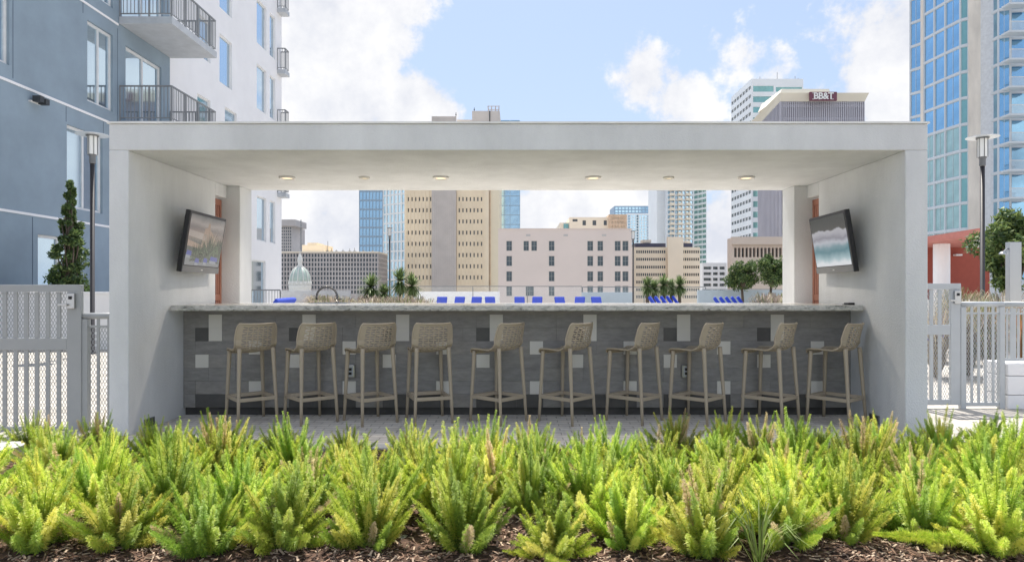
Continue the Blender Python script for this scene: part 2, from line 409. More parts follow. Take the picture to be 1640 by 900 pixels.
for px, r_ in ((460, .088), (584, .058), (706, .088), (950, .088), (1071, .058), (1195, .088)):
    x = (px - CX) * 7.5 / F
    m = MB(); m.lathe([(r_ * .72, -.001), (r_ * .72, -.012), (r_ * .9, -.022), (r_, -.018), (r_, -.001)], (0, 0, 0), 28)
    o = m.build('ceiling_light', trimm, pv, smooth=True, at=Vector((x, 7.5, CZ)) - wloc(pv))
    m = MB(); m.lathe([(r_ * .70, -.003), (r_ * .70, -.010), (.001, -.0105)], (0, 0, 0), 24); m.build('lens', lens, o)
    ll = bpy.data.lights.new('downlight', 'SPOT'); ll.energy = 27 if r_ > .07 else 12; ll.color = (1, .88, .74); ll.spot_size = R(135); ll.spot_blend = .8; ll.shadow_soft_size = r_ * .7
    lo2 = bpy.data.objects.new('downlight', ll); COL.objects.link(lo2); lo2.location = (x, 7.5, CZ - .03); lo2.parent = None

# ------------------------------------------------------------------ bar counter
bar = thing('bar_counter', 'long granite topped bar clad in grey tile with scattered white and black tiles', 'bar counter', (0, 7.3, 0))
BF = 7.06; sc = BF / F
m = MB()
x0 = -IX + .003; x1 = IX - .003
m.box(x0, x1, BF + .012, BF + .14, .085, 1.09, 0)
Tt = 21.44 * sc; G = .0018
xo = (312.5 - CX) * sc; zt = .085
rows = [Z(652.5, BF) + 0, Z(631.3, BF), Z(610.1, BF), Z(588.9, BF), Z(567.6, BF), Z(546.3, BF), Z(525, BF), Z(503.7, BF), 1.09]
spec_ = {}     # (col index, row) -> material ; row 0 bottom
for k in range(-1, 8):
    c0 = k * 7
    for j in range(5): spec_[c0 + j, 0] = 2
    spec_[c0 + 4, 2 - 1] = 1                              # low white square
    spec_[c0, 3] = 1
    spec_[c0 + 4, 4] = 1
    spec_[c0, 5] = 2; spec_[c0 + 1, 5] = 1; spec_[c0 + 1, 6] = 1
nc0 = int((x0 - xo) / Tt) - 2
for r_ in range(8):
    z0, z1 = rows[r_], rows[r_ + 1]
    i = nc0
    while xo + i * Tt < x1:
        mt = spec_.get((i, r_), 0); w = 1
        if mt == 0:
            lim = rnd.choice((2, 3, 4))
            while w < lim and spec_.get((i + w, r_), 0) == 0: w += 1
        elif mt == 2 and r_ == 0:
            while w < 3 and spec_.get((i + w, r_), 0) == 2: w += 1
        a = max(x0, xo + i * Tt + G / 2); b_ = min(x1, xo + (i + w) * Tt - G / 2)
        if b_ > a + .004:
            top = z1 - G / 2; bot = z0 + G / 2
            if mt == 1 and r_ == 5: top = z1 + G / 2
            if mt == 1 and r_ == 6: bot = z0 + G / 2 + .001
            m.box(a, b_, BF + (.002 if mt else .004) + rnd.uniform(0, .0008), BF + .013, bot, top, {0: rnd.choice((1, 1, 4)), 1: 2, 2: 3}[mt])
        i += w
m.build('tiled_front', [grout, tile_g, tile_w, tile_d, tile_g2], bar, world=True)
m = MB(); m.box(x0, x1, BF + .05, BF + .13, .001, .084); m.build('kick_board', kickm, bar, world=True)
m = MB(); m.box(x0, x1, 7.20, 7.92, .02, 1.085); m.build('cabinet', conc, bar, world=True)
m = MB(); m.box(-3.43, 3.43, 6.75, 8.06, 1.092, 1.148)
m.build('countertop', granite, bar, world=True, bevel=.012)
m = MB(); fx = X(500, 7.75)
m.box(fx, fx + .42, 7.62, 7.98, 1.1485, 1.156); m.box(fx + .02, fx + .40, 7.64, 7.96, 1.1565, 1.158, 1)
m.build('sink', [steel, black], bar, world=True)
m = MB(); pts = []
fx2 = X(507, 7.8); wd = X(540, 7.8) - fx2
pts = [(fx2 + wd, 7.8, 1.15), (fx2 + wd, 7.8, 1.22)] + [(fx2 + wd / 2 + wd / 2 * math.cos(t), 7.8, 1.22 + wd / 2 * math.sin(t)) for t in [math.pi * k / 14 for k in range(1, 15)]] + [(fx2, 7.8, 1.19)]
m.tube(pts, .0125, 10); m.lathe([(.028, 0), (.028, .012), (.014, .02), (.012, .05)], (fx2 + wd, 7.8, 1.149), 16); m.tube([(fx2 + wd, 7.8, 1.19), (fx2 + wd + .06, 7.78, 1.20)], .006, 8)
m.build('faucet', chrome, bar, world=True, smooth=True)
for px in (562, 1098):
    m = MB(); x = (px - CX) * sc; z = Z(594, BF)
    m.box(x - .045, x + .045, BF - .03, BF + .003, z - .068, z + .068)
    o = m.build('outlet_box', steel, bar, world=True, bevel=.012)
    m = MB(); m.box(x - .027, x + .027, BF - .037, BF - .0305, z - .048, z + .048); m.box(x - .017, x + .017, BF - .040, BF - .0372, z + .006, z + .036, 1); m.box(x - .017, x + .017, BF - .040, BF - .0372, z - .036, z - .006, 1)
    m.build('socket_plate', [balc, black], o, world=True)
m = MB(); x = X(1362, 7.0); m.box(x - .03, x + .035, 6.98, 7.08, 1.149, 1.170); m.box(x - .066, x - .034, 6.99, 7.04, 1.149, 1.156)
tag(m.build('remote_control', black, bevel=.004), 'small black remote control on the right end of the granite bar top', 'remote control')

# ------------------------------------------------------------------ televisions
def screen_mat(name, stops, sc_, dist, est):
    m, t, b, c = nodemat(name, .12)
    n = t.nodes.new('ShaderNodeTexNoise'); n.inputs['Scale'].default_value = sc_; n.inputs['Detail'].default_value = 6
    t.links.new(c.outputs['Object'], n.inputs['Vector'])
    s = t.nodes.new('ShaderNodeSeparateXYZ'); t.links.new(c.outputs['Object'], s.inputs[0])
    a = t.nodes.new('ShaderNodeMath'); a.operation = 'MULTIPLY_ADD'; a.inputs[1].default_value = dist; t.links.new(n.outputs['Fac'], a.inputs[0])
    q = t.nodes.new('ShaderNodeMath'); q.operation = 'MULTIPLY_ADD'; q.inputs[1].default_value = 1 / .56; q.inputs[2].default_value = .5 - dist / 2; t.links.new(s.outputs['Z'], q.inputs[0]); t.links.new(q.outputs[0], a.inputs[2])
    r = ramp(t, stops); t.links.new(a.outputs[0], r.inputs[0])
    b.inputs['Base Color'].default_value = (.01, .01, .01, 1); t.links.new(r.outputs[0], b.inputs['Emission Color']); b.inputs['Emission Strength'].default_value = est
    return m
scrL = screen_mat('lit_screen_painted_reflection', [(0, (.10, .11, .12)), (.2, (.12, .13, .14)), (.32, (.05, .06, .05)), (.5, (.10, .10, .09)), (.62, (.22, .17, .14)), (.75, (.16, .14, .13)), (.85, (.28, .25, .23)), (1, (.12, .12, .12))], 3, .25, .55)  # left screen's reflection painted in as glowing colour bands
scrR = screen_mat('lit_screen_wave_bands_painted_ceiling', [(0, (.50, .53, .56)), (.13, (.55, .58, .62)), (.22, (.28, .40, .44)), (.36, (.09, .20, .24)), (.44, (.18, .28, .32)), (.52, (.42, .44, .49)), (.6, (.24, .24, .28)), (.68, (.36, .36, .40)), (.74, (.40, .4, .43)), (.76, (.085, .085, .085)), (1, (.07, .07, .07))], 5, .22, .5)  # wave-like colour bands; dark top band is the ceiling's reflection painted in
def television(side, screen, label):
    # local: screen in XZ plane facing -Y, centre at origin
    t = thing('wall_television', label, 'television', (0, 0, 0))
    w, h = .90, .62
    m = MB(); m.box(-w / 2, w / 2, .0, .05, -h / 2, h / 2); o = m.build('bezel', black, t, bevel=.006)
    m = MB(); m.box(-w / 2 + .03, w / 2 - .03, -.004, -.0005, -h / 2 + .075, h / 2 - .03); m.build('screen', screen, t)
    m = MB(); m.box(-w / 2 + .004, w / 2 - .004, -.007, -.0005, -h / 2 + .002, -h / 2 + .065); m.box(-.02, .02, -.009, -.0072, -h / 2 + .028, -h / 2 + .036, 1); m.build('speaker_bar', [greypl, loungem], t)
    m = MB(); m.box(-w / 2 + .07, w / 2 - .07, .05, .085, -h / 2 + .05, h / 2 - .05); m.box(-w / 2 + .16, w / 2 - .16, .085, .11, -h / 2 + .1, h / 2 - .13); m.build('back_housing', black, t, bevel=.01)
    m = MB(); m.box(-.1, .1, .11, .16, -.12, .12); m.box(-.03, .03, .15, .22, -.05, .05); m.build('wall_bracket', black, t)
    T = Matrix.Rotation(side * R(-90), 4, 'Z') if 0 else None
    t.rotation_mode = 'XYZ'
    # facing +X for the left wall (rotate -Y to +X = +90deg), facing -X for the right
    rz = R(90) if side < 0 else R(-90)
    rz += R(-2) * side
    tilt = R(9)
    Mx = Matrix.Rotation(rz, 4, 'Z') @ Matrix.Rotation(tilt, 4, 'X')
    t.rotation_euler = Mx.to_euler()
    t.location = (side * 3.285, 7.16 if side > 0 else 7.19, 1.785)
    return t
tvl = television(-1, scrL, 'flat television tilted down on the left inner wall, screen with painted reflection of dark plants')
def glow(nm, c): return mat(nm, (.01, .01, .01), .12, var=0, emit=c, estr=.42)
m = MB(); r0 = random.Random(8)  # reflected building, plants and cushions painted on the left screen as glowing shapes
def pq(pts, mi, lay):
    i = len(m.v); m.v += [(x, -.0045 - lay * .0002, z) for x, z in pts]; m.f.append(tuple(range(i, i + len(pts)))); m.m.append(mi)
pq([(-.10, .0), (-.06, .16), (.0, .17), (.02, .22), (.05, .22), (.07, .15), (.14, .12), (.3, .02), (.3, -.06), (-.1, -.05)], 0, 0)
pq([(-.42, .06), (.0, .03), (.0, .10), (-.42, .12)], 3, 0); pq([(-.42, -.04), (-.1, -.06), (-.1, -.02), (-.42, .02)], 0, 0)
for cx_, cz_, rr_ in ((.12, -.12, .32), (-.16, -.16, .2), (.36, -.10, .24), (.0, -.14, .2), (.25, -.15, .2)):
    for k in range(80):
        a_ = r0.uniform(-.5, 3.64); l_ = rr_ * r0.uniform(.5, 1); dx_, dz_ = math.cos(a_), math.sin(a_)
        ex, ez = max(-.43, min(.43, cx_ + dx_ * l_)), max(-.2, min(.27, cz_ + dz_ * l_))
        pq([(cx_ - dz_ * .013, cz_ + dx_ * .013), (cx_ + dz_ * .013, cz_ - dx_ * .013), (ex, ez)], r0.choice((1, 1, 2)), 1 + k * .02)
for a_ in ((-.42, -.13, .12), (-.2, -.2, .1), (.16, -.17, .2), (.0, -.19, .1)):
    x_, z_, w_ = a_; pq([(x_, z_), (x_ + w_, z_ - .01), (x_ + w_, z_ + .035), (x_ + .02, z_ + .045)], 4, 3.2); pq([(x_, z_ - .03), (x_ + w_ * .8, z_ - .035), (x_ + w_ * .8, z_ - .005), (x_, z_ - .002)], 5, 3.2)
m.build('painted_reflection', [glow('painted_refl_peach_building', (.34, .25, .19)), glow('painted_refl_dark_leaf', (.02, .035, .02)), glow('painted_refl_green_leaf', (.06, .10, .05)), glow('painted_refl_beige_band', (.36, .31, .27)), glow('painted_refl_blue_cushion', (.05, .07, .28)), glow('painted_refl_pale_cushion', (.22, .24, .28))], [c for c in children(tvl) if c.name.startswith('screen')][0])
television(1, scrR, 'flat television tilted down on the right inner wall, screen with wave-like teal and pale bands')

# ------------------------------------------------------------------ bar stools
prof = [(.212, .668), (.208, .690), (.185, .703), (.09, .706), (0, .702), (-.08, .700), (-.135, .712), (-.172, .745), (-.192, .79), (-.207, .84), (-.222, .895), (-.238, .945), (-.248, .968)]
halfw = [.160, .168, .176, .182, .186, .190, .193, .195, .196, .195, .191, .182, .165]
# arc-length resample
L_ = [0]
for a, b_ in zip(prof, prof[1:]): L_.append(L_[-1] + math.dist(a, b_))
def shell(u, v):
    s = u * L_[-1]; k = 0
    while k < len(L_) - 2 and L_[k + 1] < s: k += 1
    f = (s - L_[k]) / (L_[k + 1] - L_[k])
    y = prof[k][0] * (1 - f) + prof[k + 1][0] * f; z = prof[k][1] * (1 - f) + prof[k + 1][1] * f; w = halfw[k] * (1 - f) + halfw[k + 1] * f
    back = max(0, min(1, (u - .55) / .2))
    lift = .10 * max(0, 1 - abs(u - .60) / .16)
    return Vector((v * w, y + back * .055 * v * v, z + (.012 + lift * .35) * v ** 4 * (1 - back * .6)))
def make_stool():
    t = thing('bar_stool', 'x', 'bar stool', (0, 0, 0))
    NU = 28; NV = 8; split = 15
    def lattice(u0, u1):
        m = MB()
        for i in range(u0, u1):
            ua, ub = i / NU, (i + 1) / NU
            for j in range(NV):
                va, vb = -1 + 2 * j / NV, -1 + 2 * (j + 1) / NV
                solid = i < 2 or i > NU - 2 or j == 0 or j == NV - 1
                if solid:
                    m.quad(shell(ua, va), shell(ua, vb), shell(ub, vb), shell(ub, va)); continue
                sk = .22 if (i + j) % 2 else -.22
                iu = [ua + (ub - ua) * q for q in (.25 + sk * .8, .25 - sk * .8, .75 - sk * .8, .75 + sk * .8)]
                iv = [va + (vb - va) * q for q in (.11, .89, .89, .11)]
                o = [(ua, va), (ua, vb), (ub, vb), (ub, va)]; n_ = list(zip(iu, iv))
                for q in range(4):
                    r2 = (q + 1) % 4
                    m.quad(shell(*o[q]), shell(*o[r2]), shell(*n_[r2]), shell(*n_[q]))
        return m
    for nm, a, b_ in (('seat', 0, split), ('backrest', split, NU)):
        o = lattice(a, b_).build(nm, taupe, t)
        sm = o.modifiers.new('s', 'SOLIDIFY'); sm.thickness = .006; sm.offset = 0
        m = MB()
        us = [a / NU + (b_ - a) / NU * k / 16 for k in range(17)]
        if nm == 'seat': path = [shell(u, -1) for u in reversed(us)] + [shell(0, -1 + 2 * k / 10) for k in range(1, 10)] + [shell(u, 1) for u in us]
        else: path = [shell(u, -1) for u in us] + [shell(1, -1 + 2 * k / 10) for k in range(1, 10)] + [shell(u, 1) for u in reversed(us)]
        m.tube(path, .009, 8); m.build('rim', taupe, o, smooth=True)
    tops = {}
    for sx_ in (-1, 1):
        for sy in (-1, 1):
            m = MB()
            tp = Vector((sx_ * .158, .170 if sy > 0 else -.165, .695 if sy > 0 else .735)); bt = Vector((sx_ * .185, .200 if sy > 0 else -.215, 0.0))
            ax = (bt - tp)
            m.tube([tp + ax * q for q in (0, .05, .3, .7, 1)], [.021, .021, .019, .016, .0135], 8)
            m.build('leg', taupe, t, smooth=True)
            tops[sx_, sy] = tp + ax * ((tp.z - .245) / tp.z)
    m = MB()
    f1, f2, r1, r2 = tops[-1, 1], tops[1, 1], tops[-1, -1], tops[1, -1]
    for a, b_, hw in ((f1, f2, .028), (r1, r2, .012), (f1, r1, .012), (f2, r2, .012)):
        d = (b_ - a); ln = d.length; ang = math.atan2(d.y, d.x)
        T = Matrix.Translation(a) @ Matrix.Rotation(ang, 4, 'Z')
        m.box(.004, ln - .004, -hw, hw, -.017, .017, 0, T)
    m.build('footrest', taupe, t, bevel=.004)
    return t
proto = make_stool()
ordn = ['first', 'second', 'third', 'fourth', 'fifth', 'sixth', 'seventh', 'eighth', 'ninth', 'tenth']
slabels = ['taupe bar stool nearest the left wall, its back in front of a dark tile',
           'taupe bar stool second from the left wall, beneath the faucet',
           'taupe bar stool third from the left wall, standing beside the left outlet box',
           'taupe bar stool turned squarest to the bar, fourth from the left wall',
           'taupe bar stool fifth from the left wall, turned well aside near the middle',
           'taupe bar stool fifth from the right wall, just right of the middle',
           'taupe bar stool fourth from the right wall, left of the right outlet box',
           'taupe bar stool third from the right wall, standing in front of the right outlet box',
           'taupe bar stool second from the right wall, below the right television',
           'taupe bar stool nearest the right wall, seen almost from the side']
spots = [(-2.625, 6.74, 38), (-2.045, 6.76, 40), (-1.45, 6.74, 38), (-.875, 6.79, 20), (-.19, 6.76, 48), (.49, 6.76, 48), (1.16, 6.79, 48), (1.78, 6.76, 46), (2.50, 6.75, 44), (3.135, 6.72, 41)]
for i, (x, y, a) in enumerate(spots):
    o = proto if i == 0 else copy_tree(proto)
    o.location = (x, y, .004); o.rotation_euler = (0, 0, R(a)); tag(o, slabels[i], 'bar stool', 'taupe bar stools along the bar')

# ------------------------------------------------------------------ gates and fences
def mesh_panel(m, x0, x1, z0, z1, y, cell=.028, wire=.0028, mi=1):
    # expanded metal : two families of slanted strands
    h = cell * 2.0
    n = int((x1 - x0 + (z1 - z0)) / cell) + 2
    slope = cell / h * 1.0
    for sgn in (1, -1):
        k = -int((z1 - z0) * slope / cell) - 2
        while True:
            xa = x0 + k * cell
            xb = xa + sgn * (z1 - z0) * slope
            pa = [xa, z0]; pb = [xb, z1]
            k += 1
            if min(xa, xb) > x1: break
            # clip to x range
            lo, hi = 0.0, 1.0; dx = xb - xa
            t1 = (x0 - xa) / dx; t2 = (x1 - xa) / dx; lo = max(lo, min(t1, t2)); hi = min(hi, max(t1, t2))
            if hi <= lo: continue
            A = (xa + dx * lo, z0 + (z1 - z0) * lo); B = (xa + dx * hi, z0 + (z1 - z0) * hi)
            yy = y + (.001 if sgn > 0 else -.001)
            m.quad((A[0] - wire, yy, A[1]), (A[0] + wire, yy, A[1]), (B[0] + wire, yy, B[1]), (B[0] - wire, yy, B[1]), mi)
        # k loops end when past the right side
def gate(name, label, px0, px1, d, ytop, ybot, ymid, stile_px, pm, bars, latch):
    xa, xb = X(px0, d), X(px1, d); zt, zb = Z(ytop, d), Z(ybot, d)
    g = thing(name, label, 'gate', ((xa + xb) / 2, d, 0))
    st = stile_px * d / F
    m = MB()
    m.box(xa, xb, d - .025, d + .025, zt - .065, zt)
    m.box(xb - st, xb - .0, d - .02, d + .02, zb, zt - .066)
    m.box(xa, xa + .06, d - .02, d + .02, zb, zt - .066)
    zm = Z(ymid, d); m.box(xa + .061, xb - st - .001, d - .018, d + .018, zm - .055, zm + .055)
    m.box(xa + .061, xb - st - .001, d - .02, d + .02, zb, zb + .06)
    m.build('frame', pm, g, world=True, bevel=.004)
    for lo, hi in ((zb + .061, zm - .056), (zm + .056, zt - .067)):
        for bx in bars:
            m = MB(); x = X(bx, d); m.box(x - .018, x + .018, d - .012, d + .003, lo, hi); m.build('bar', pm, g, world=True)
        m = MB(); mesh_panel(m, xa + .061, xb - st - .001, lo, hi, d + .012, mi=0); m.build('wire_mesh', pm, g, world=True)
    if latch:
        m = MB(); x = X(latch, d); zz = zt - .15
        m.box(x - .035, x + .035, d - .05, d - .021, zz - .07, zz + .07); m.box(x - .012, x + .012, d - .062, d - .051, zz + .015, zz + .045, 1); m.box(x - .10, x - .02, d - .075, d - .0625, zz - .045, zz - .025)
        m.build('latch', [steel, black], g, world=True, bevel=.003)
    return g
gate('metal_gate', 'tall grey metal gate with expanded mesh left of the pavilion, latch at its top corner', -60, 132, 6.32, 456, 693, 551, 23, gatem, [-44, -27, -9, 8.5, 26, 43, 60, 77.5, 95], 118)
gate('metal_gate', 'narrow pale grey metal gate with expanded mesh right of the pavilion', 1462, 1537, 7.5, 454, 648, 528, 16, gatem2, [1478, 1491, 1504.5], 1530)
def panel(name, label, px0, px1, d, ytop, ybot, pm, bars, post_px, posts):
    xa, xb = X(px0, d), X(px1, d); zt, zb = Z(ytop, d), Z(ybot, d)
    g = thing(name, label, 'fence', ((xa + xb) / 2, d, 0))
    m = MB(); m.tube([(xa, d, zt - .022), (xb, d, zt - .022)], .030, 12); m.build('top_rail', pm, g, world=True, smooth=True)
    m = MB(); m.box(xa, xb, d - .01, d + .01, zt - .13, zt - .11); m.build('middle_rail', pm, g, world=True); m = MB(); m.box(xa, xb, d - .015, d + .015, zb, zb + .04); m.build('lower_rail', pm, g, world=True)
    for bx in bars:
        m = MB(); x = X(bx, d); m.box(x - .012, x + .012, d - .011, d + .004, zb + .041, zt - .045); m.build('bar', pm, g, world=True)
    for bx in posts:
        m = MB(); x = X(bx, d); m.box(x - .028, x + .028, d - .028, d + .028, 0, zt - .05); m.build('post', pm, g, world=True, bevel=.003)
    m = MB(); mesh_panel(m, xa, xb, zb + .041, zt - .13, d + .012, mi=0); m.build('wire_mesh', pm, g, world=True)
panel('mesh_fence', 'short grey mesh fence between the tall left gate and the pavilion wall', 133, 196, 6.34, 502, 690, gatem, [158, 175], 7, [138])
panel('mesh_fence', 'pale grey mesh fence with round top rail beside the narrow right gate', 1538, 1606, 7.5, 484, 650, gatem2, [1556, 1567, 1578, 1590], 7, [1541, 1603])
# railing on the planter to the right
d = 7.52; g = thing('picket_railing', 'pale grey picket railing standing on the white planter at the right edge', 'railing', (X(1640, d), d, .5))
m = MB(); m.tube([(X(1607, d), d, Z(484, d) - .022), (X(1760, d), d, Z(484, d) - .022)], .03, 12); m.build('top_rail', gatem2, g, world=True, smooth=True)
m = MB(); m.box(X(1607, d), X(1760, d), d - .012, d + .012, .52, .55); m.build('lower_rail', gatem2, g, world=True); m = MB(); m.box(X(1607, d), X(1760, d), d - .012, d + .012, 1.03, 1.05); m.build('middle_rail', gatem2, g, world=True)
for k, bx in enumerate(range(1613, 1760, 9)):
    m = MB(); x = X(bx, d); w = .03 if bx in (1622,) else .008; m.box(x - w, x + w, d - .011, d + .011, .551, 1.10); m.build('bar', gatem2, g, world=True)
d = 7.5; pl = thing('stone_planter', 'white block planter at the right edge below the picket railing', 'planter', (X(1670, d), d, 0))
m = MB()
for k, (a, b_) in enumerate(((0, .15), (.156, .36), (.366, .50))): m.box(X(1609, d), X(1780, d), d - .05, d + .35, a, b_)
m.build('block_wall', whitewall, pl, world=True, bevel=.008)

# ------------------------------------------------------------------ street lamps
glassl = mat('frosted_lamp_glass', (.85, .86, .84), .35, var=.03)
diskm = mat('pale_lamp_disk', (.6, .66, .72), .25, var=.05)
def lamp(px, ytop, d, label, disc):
    x = X(px, d); zt = Z(ytop, d)
    t = thing('lamp_post', label, 'lamp post', (x, d, 0), group='post top lamps on the terrace')
    m = MB(); m.lathe([(.09, 0), (.09, .02), (.045, .05), (.043, zt - .62)], (x, d, 0), 16); m.build('pole', polem, t, world=True, smooth=True)
    m = MB(); m.lathe([(.05, 0), (.06, .01), (.06, .15), (.075, .16), (.075, .19)], (x, d, zt - .62), 16); m.build('collar', greypl, t, world=True)
    m = MB(); m.lathe([(.085, 0), (.085, .37)], (x, d, zt - .43), 20); m.build('lamp_glass', glassl, t, world=True, smooth=False)
    m = MB()
    for k in range(6):
        a = k * math.pi / 3 + .3; m.tube([(x + .093 * math.cos(a), d + .093 * math.sin(a), zt - .44), (x + .093 * math.cos(a), d + .093 * math.sin(a), zt - .05)], .006, 6)
    m.build('guard_rods', polem, t, world=True)
    m = MB(); m.lathe([(.12, 0), (.12, .02), (.05, .05)], (x, d, zt - .06), 20); m.lathe([(disc, .0), (disc, .008)], (x, d, zt - .035), 32, 1)
    m.build('cap', [greypl, diskm], t, world=True)
lamp(148, 214, 14, 'dark lamp post with wide pale cap in front of the blue wall on the left', .31)
lamp(1573.5, 218, 14, 'dark lamp post with glass cylinder head right of the pavilion beside the leafy tree', .30)
lamp(624, 364, 35, 'slim distant lamp post by the palms, in front of the blue glass tower', .2)
lamp(1014, 369, 35, 'slim distant lamp post at the right corner of the pink building', .2)

# outdoor shower
d = 10.5; x = X(1623, d); t = thing('outdoor_shower', 'square steel outdoor shower post behind the right fence', 'shower', (x, d, 0))
m = MB(); m.box(x - .09, x + .09, d - .05, d + .05, 0, Z(388, d)); m.build('column', steel, t, world=True, bevel=.004)
m = MB(); z = Z(398, d); m.tube([(x - .09, d, z), (x - .17, d - .03, z - .05)], .012, 8); m.lathe([(.03, 0), (.055, -.03), (.055, -.045)], (x - .19, d - .04, z - .05), 14); m.build('shower_head', steel, t, world=True)

# ------------------------------------------------------------------ apartment building at the left
WX = -11.9
ab = thing('apartment_building', 'blue grey apartment building with white rear wing and balconies along the left edge', 'building', (-18, 22, 0))
def U_(px): return -WX * F / (CX - px)
y0b = 6.0
def side_rects(lst): return [(a - y0b, b_ - y0b, c, d_) for a, b_, c, d_ in lst]
blue_w = [(13.6, 16.0, 6.57, 8.85), (18.9, 20.1, 6.55, 8.80), (18.04, 19.6, 3.50, 5.70), (16.95, 18.6, .55, 2.70), (13.6, 16.0, 9.6, 11.9), (13.0, 15.2, 3.5, 5.7), (9.5, 12.0, 6.57, 8.85), (9.5, 11.6, 3.5, 5.7), (18.9, 20.1, 9.6, 11.85), (18.9, 20.1, 12.65, 14.9)]
blue_d = [(20.75, 22.85, 6.24, 8.75), (20.55, 22.95, 9.52, 11.8)]
m = MB(); y1b = 23.4
facade(m, (WX, y0b), (0, 1), y1b - y0b, 0, 21, side_rects(blue_w + blue_d), .16)
m.box(-26, WX - .161, y0b, y1b, 0, 20.99)
m.build('blue_wall', bluewall, ab, world=True)
windows(ab, (WX, y0b), (0, 1), side_rects(blue_w), wframe, glass_mirror, .16, .07, (1, 0))
windows(ab, (WX, y0b), (0, 1), side_rects(blue_d), wframe, glass_mirror, .16, .09, (1, 0), name='balcony_door')
white_w = []
for zf in (3.16, 6.2, 9.2, 12.2, 15.2):
    white_w += [(31.2, 32.4, zf + .45, zf + 2.5), (32.85, 33.6, zf + .45, zf + 2.5)]
    if zf > 9: white_w += [(27.3, 28.5, zf + .45, zf + 2.4)]
    white_w += [(25.4, 26.5, zf + .9, zf + 2.45)]
white_w += [(27.8, 29.0, 6.7, 8.8), (30.6, 32.3, .1, 2.7)]
y1w = 34.5
m = MB(); facade(m, (WX, y1b + .002), (0, 1), y1w - y1b, 0, 21, [(a - y1b, b_ - y1b, c, d_) for a, b_, c, d_ in white_w], .16)
m.box(-26, WX - .161, y1b + .003, y1w, 0, 20.99)
m.build('white_wall', whitewall, ab, world=True)
windows(ab, (WX, y1b + .002), (0, 1), [(a - y1b, b_ - y1b, c, d_) for a, b_, c, d_ in white_w], wframe, glass_mirror, .16, .06, (0, 0))
m = MB()
for zf in (3.16, 6.2, 9.22, 12.3):
    m.box(WX, WX + .022, y0b, 20.35 if zf in (6.2, 9.22) else y1b, zf - .03, zf + .03)
m.build('floor_trim', whitewall, ab, world=True)
m = MB()
for y, z0, z1 in ((16.75, .1, 3.1), (19.62, 5.75, 6.15), (18.0, 5.75, 6.15), (16.1, 6.3, 9.15), (18.7, 8.9, 12), (20.32, .2, 3.1), (20.32, 3.3, 6.1), (20.32, 6.3, 9.1)):
    m.box(WX + .001, WX + .004, y, y + .02, z0, z1)
m.build('control_joint', mat('joint_shadow_gap', (.09, .13, .18), .9), ab, world=True)
def balcony(ya, yb, zs_, proj, zr=1.07, slab=.22, bars=True):
    m = MB(); xa = WX + .002; xb = WX + proj
    m.box(xa, xb, ya, yb, zs_, zs_ + slab)
    b_ = m.build('balcony', balc, ab, world=True, bevel=.01)
    m = MB(); zt = zs_ + slab + zr; z0 = zs_ + slab
    e = .04
    for (p, q) in (((xa, ya + e), (xb - e, ya + e)), ((xb - e, ya + e), (xb - e, yb - e)), ((xa, yb - e), (xb - e, yb - e))):
        dx, dy = q[0] - p[0], q[1] - p[1]; ln = math.hypot(dx, dy); T = Matrix.Translation((p[0], p[1], 0)) @ Matrix.Rotation(math.atan2(dy, dx), 4, 'Z')
        m.box(0, ln, -.025, .025, zt - .04, zt, 0, T); m.box(0, ln, -.015, .015, z0 + .08, z0 + .11, 0, T)
        n_ = int(ln / .105)
        for k in range(n_ + 1): x_ = ln * k / n_; w = .022 if k % 8 == 0 else .0085; m.box(x_ - w, x_ + w, -w, w, z0 + (.0 if k % 8 == 0 else .111), zt - .041, 0, T)
    m.build('railing', railm, b_, world=True)
balcony(20.4, 23.45, 9.27, 1.59); balcony(20.4, 23.45, 6.15, 1.59)
for k in range(5): balcony(33.85, 34.45, 5.95 + k * 3.05, .42)
m = MB(); y = U_(52); z = Z(157, y)
m.box(WX, WX + .07, y - .14, y + .25, z - .12, z - .09); m.box(WX + .07, WX + .26, y - .10, y + .05, z - .11, z + .03, 1, ); m.box(WX + .07, WX + .26, y + .10, y + .24, z - .13, z + .01, 1)
m.build('wall_spotlight', [loungem, dframe], ab, world=True)

# low white wall at left
wl = MB(); wl.box(WX + .03, X(300, 15), 15.0, 15.25, 0, Z(471, 15)); wl.box(WX + .03, X(300, 15), 14.96, 15.29, Z(471, 15) + .001, Z(471, 15) + .05)
tag(wl.build('garden_wall', whitewall, bevel=.006), 'low white garden wall behind the left gate', 'wall')

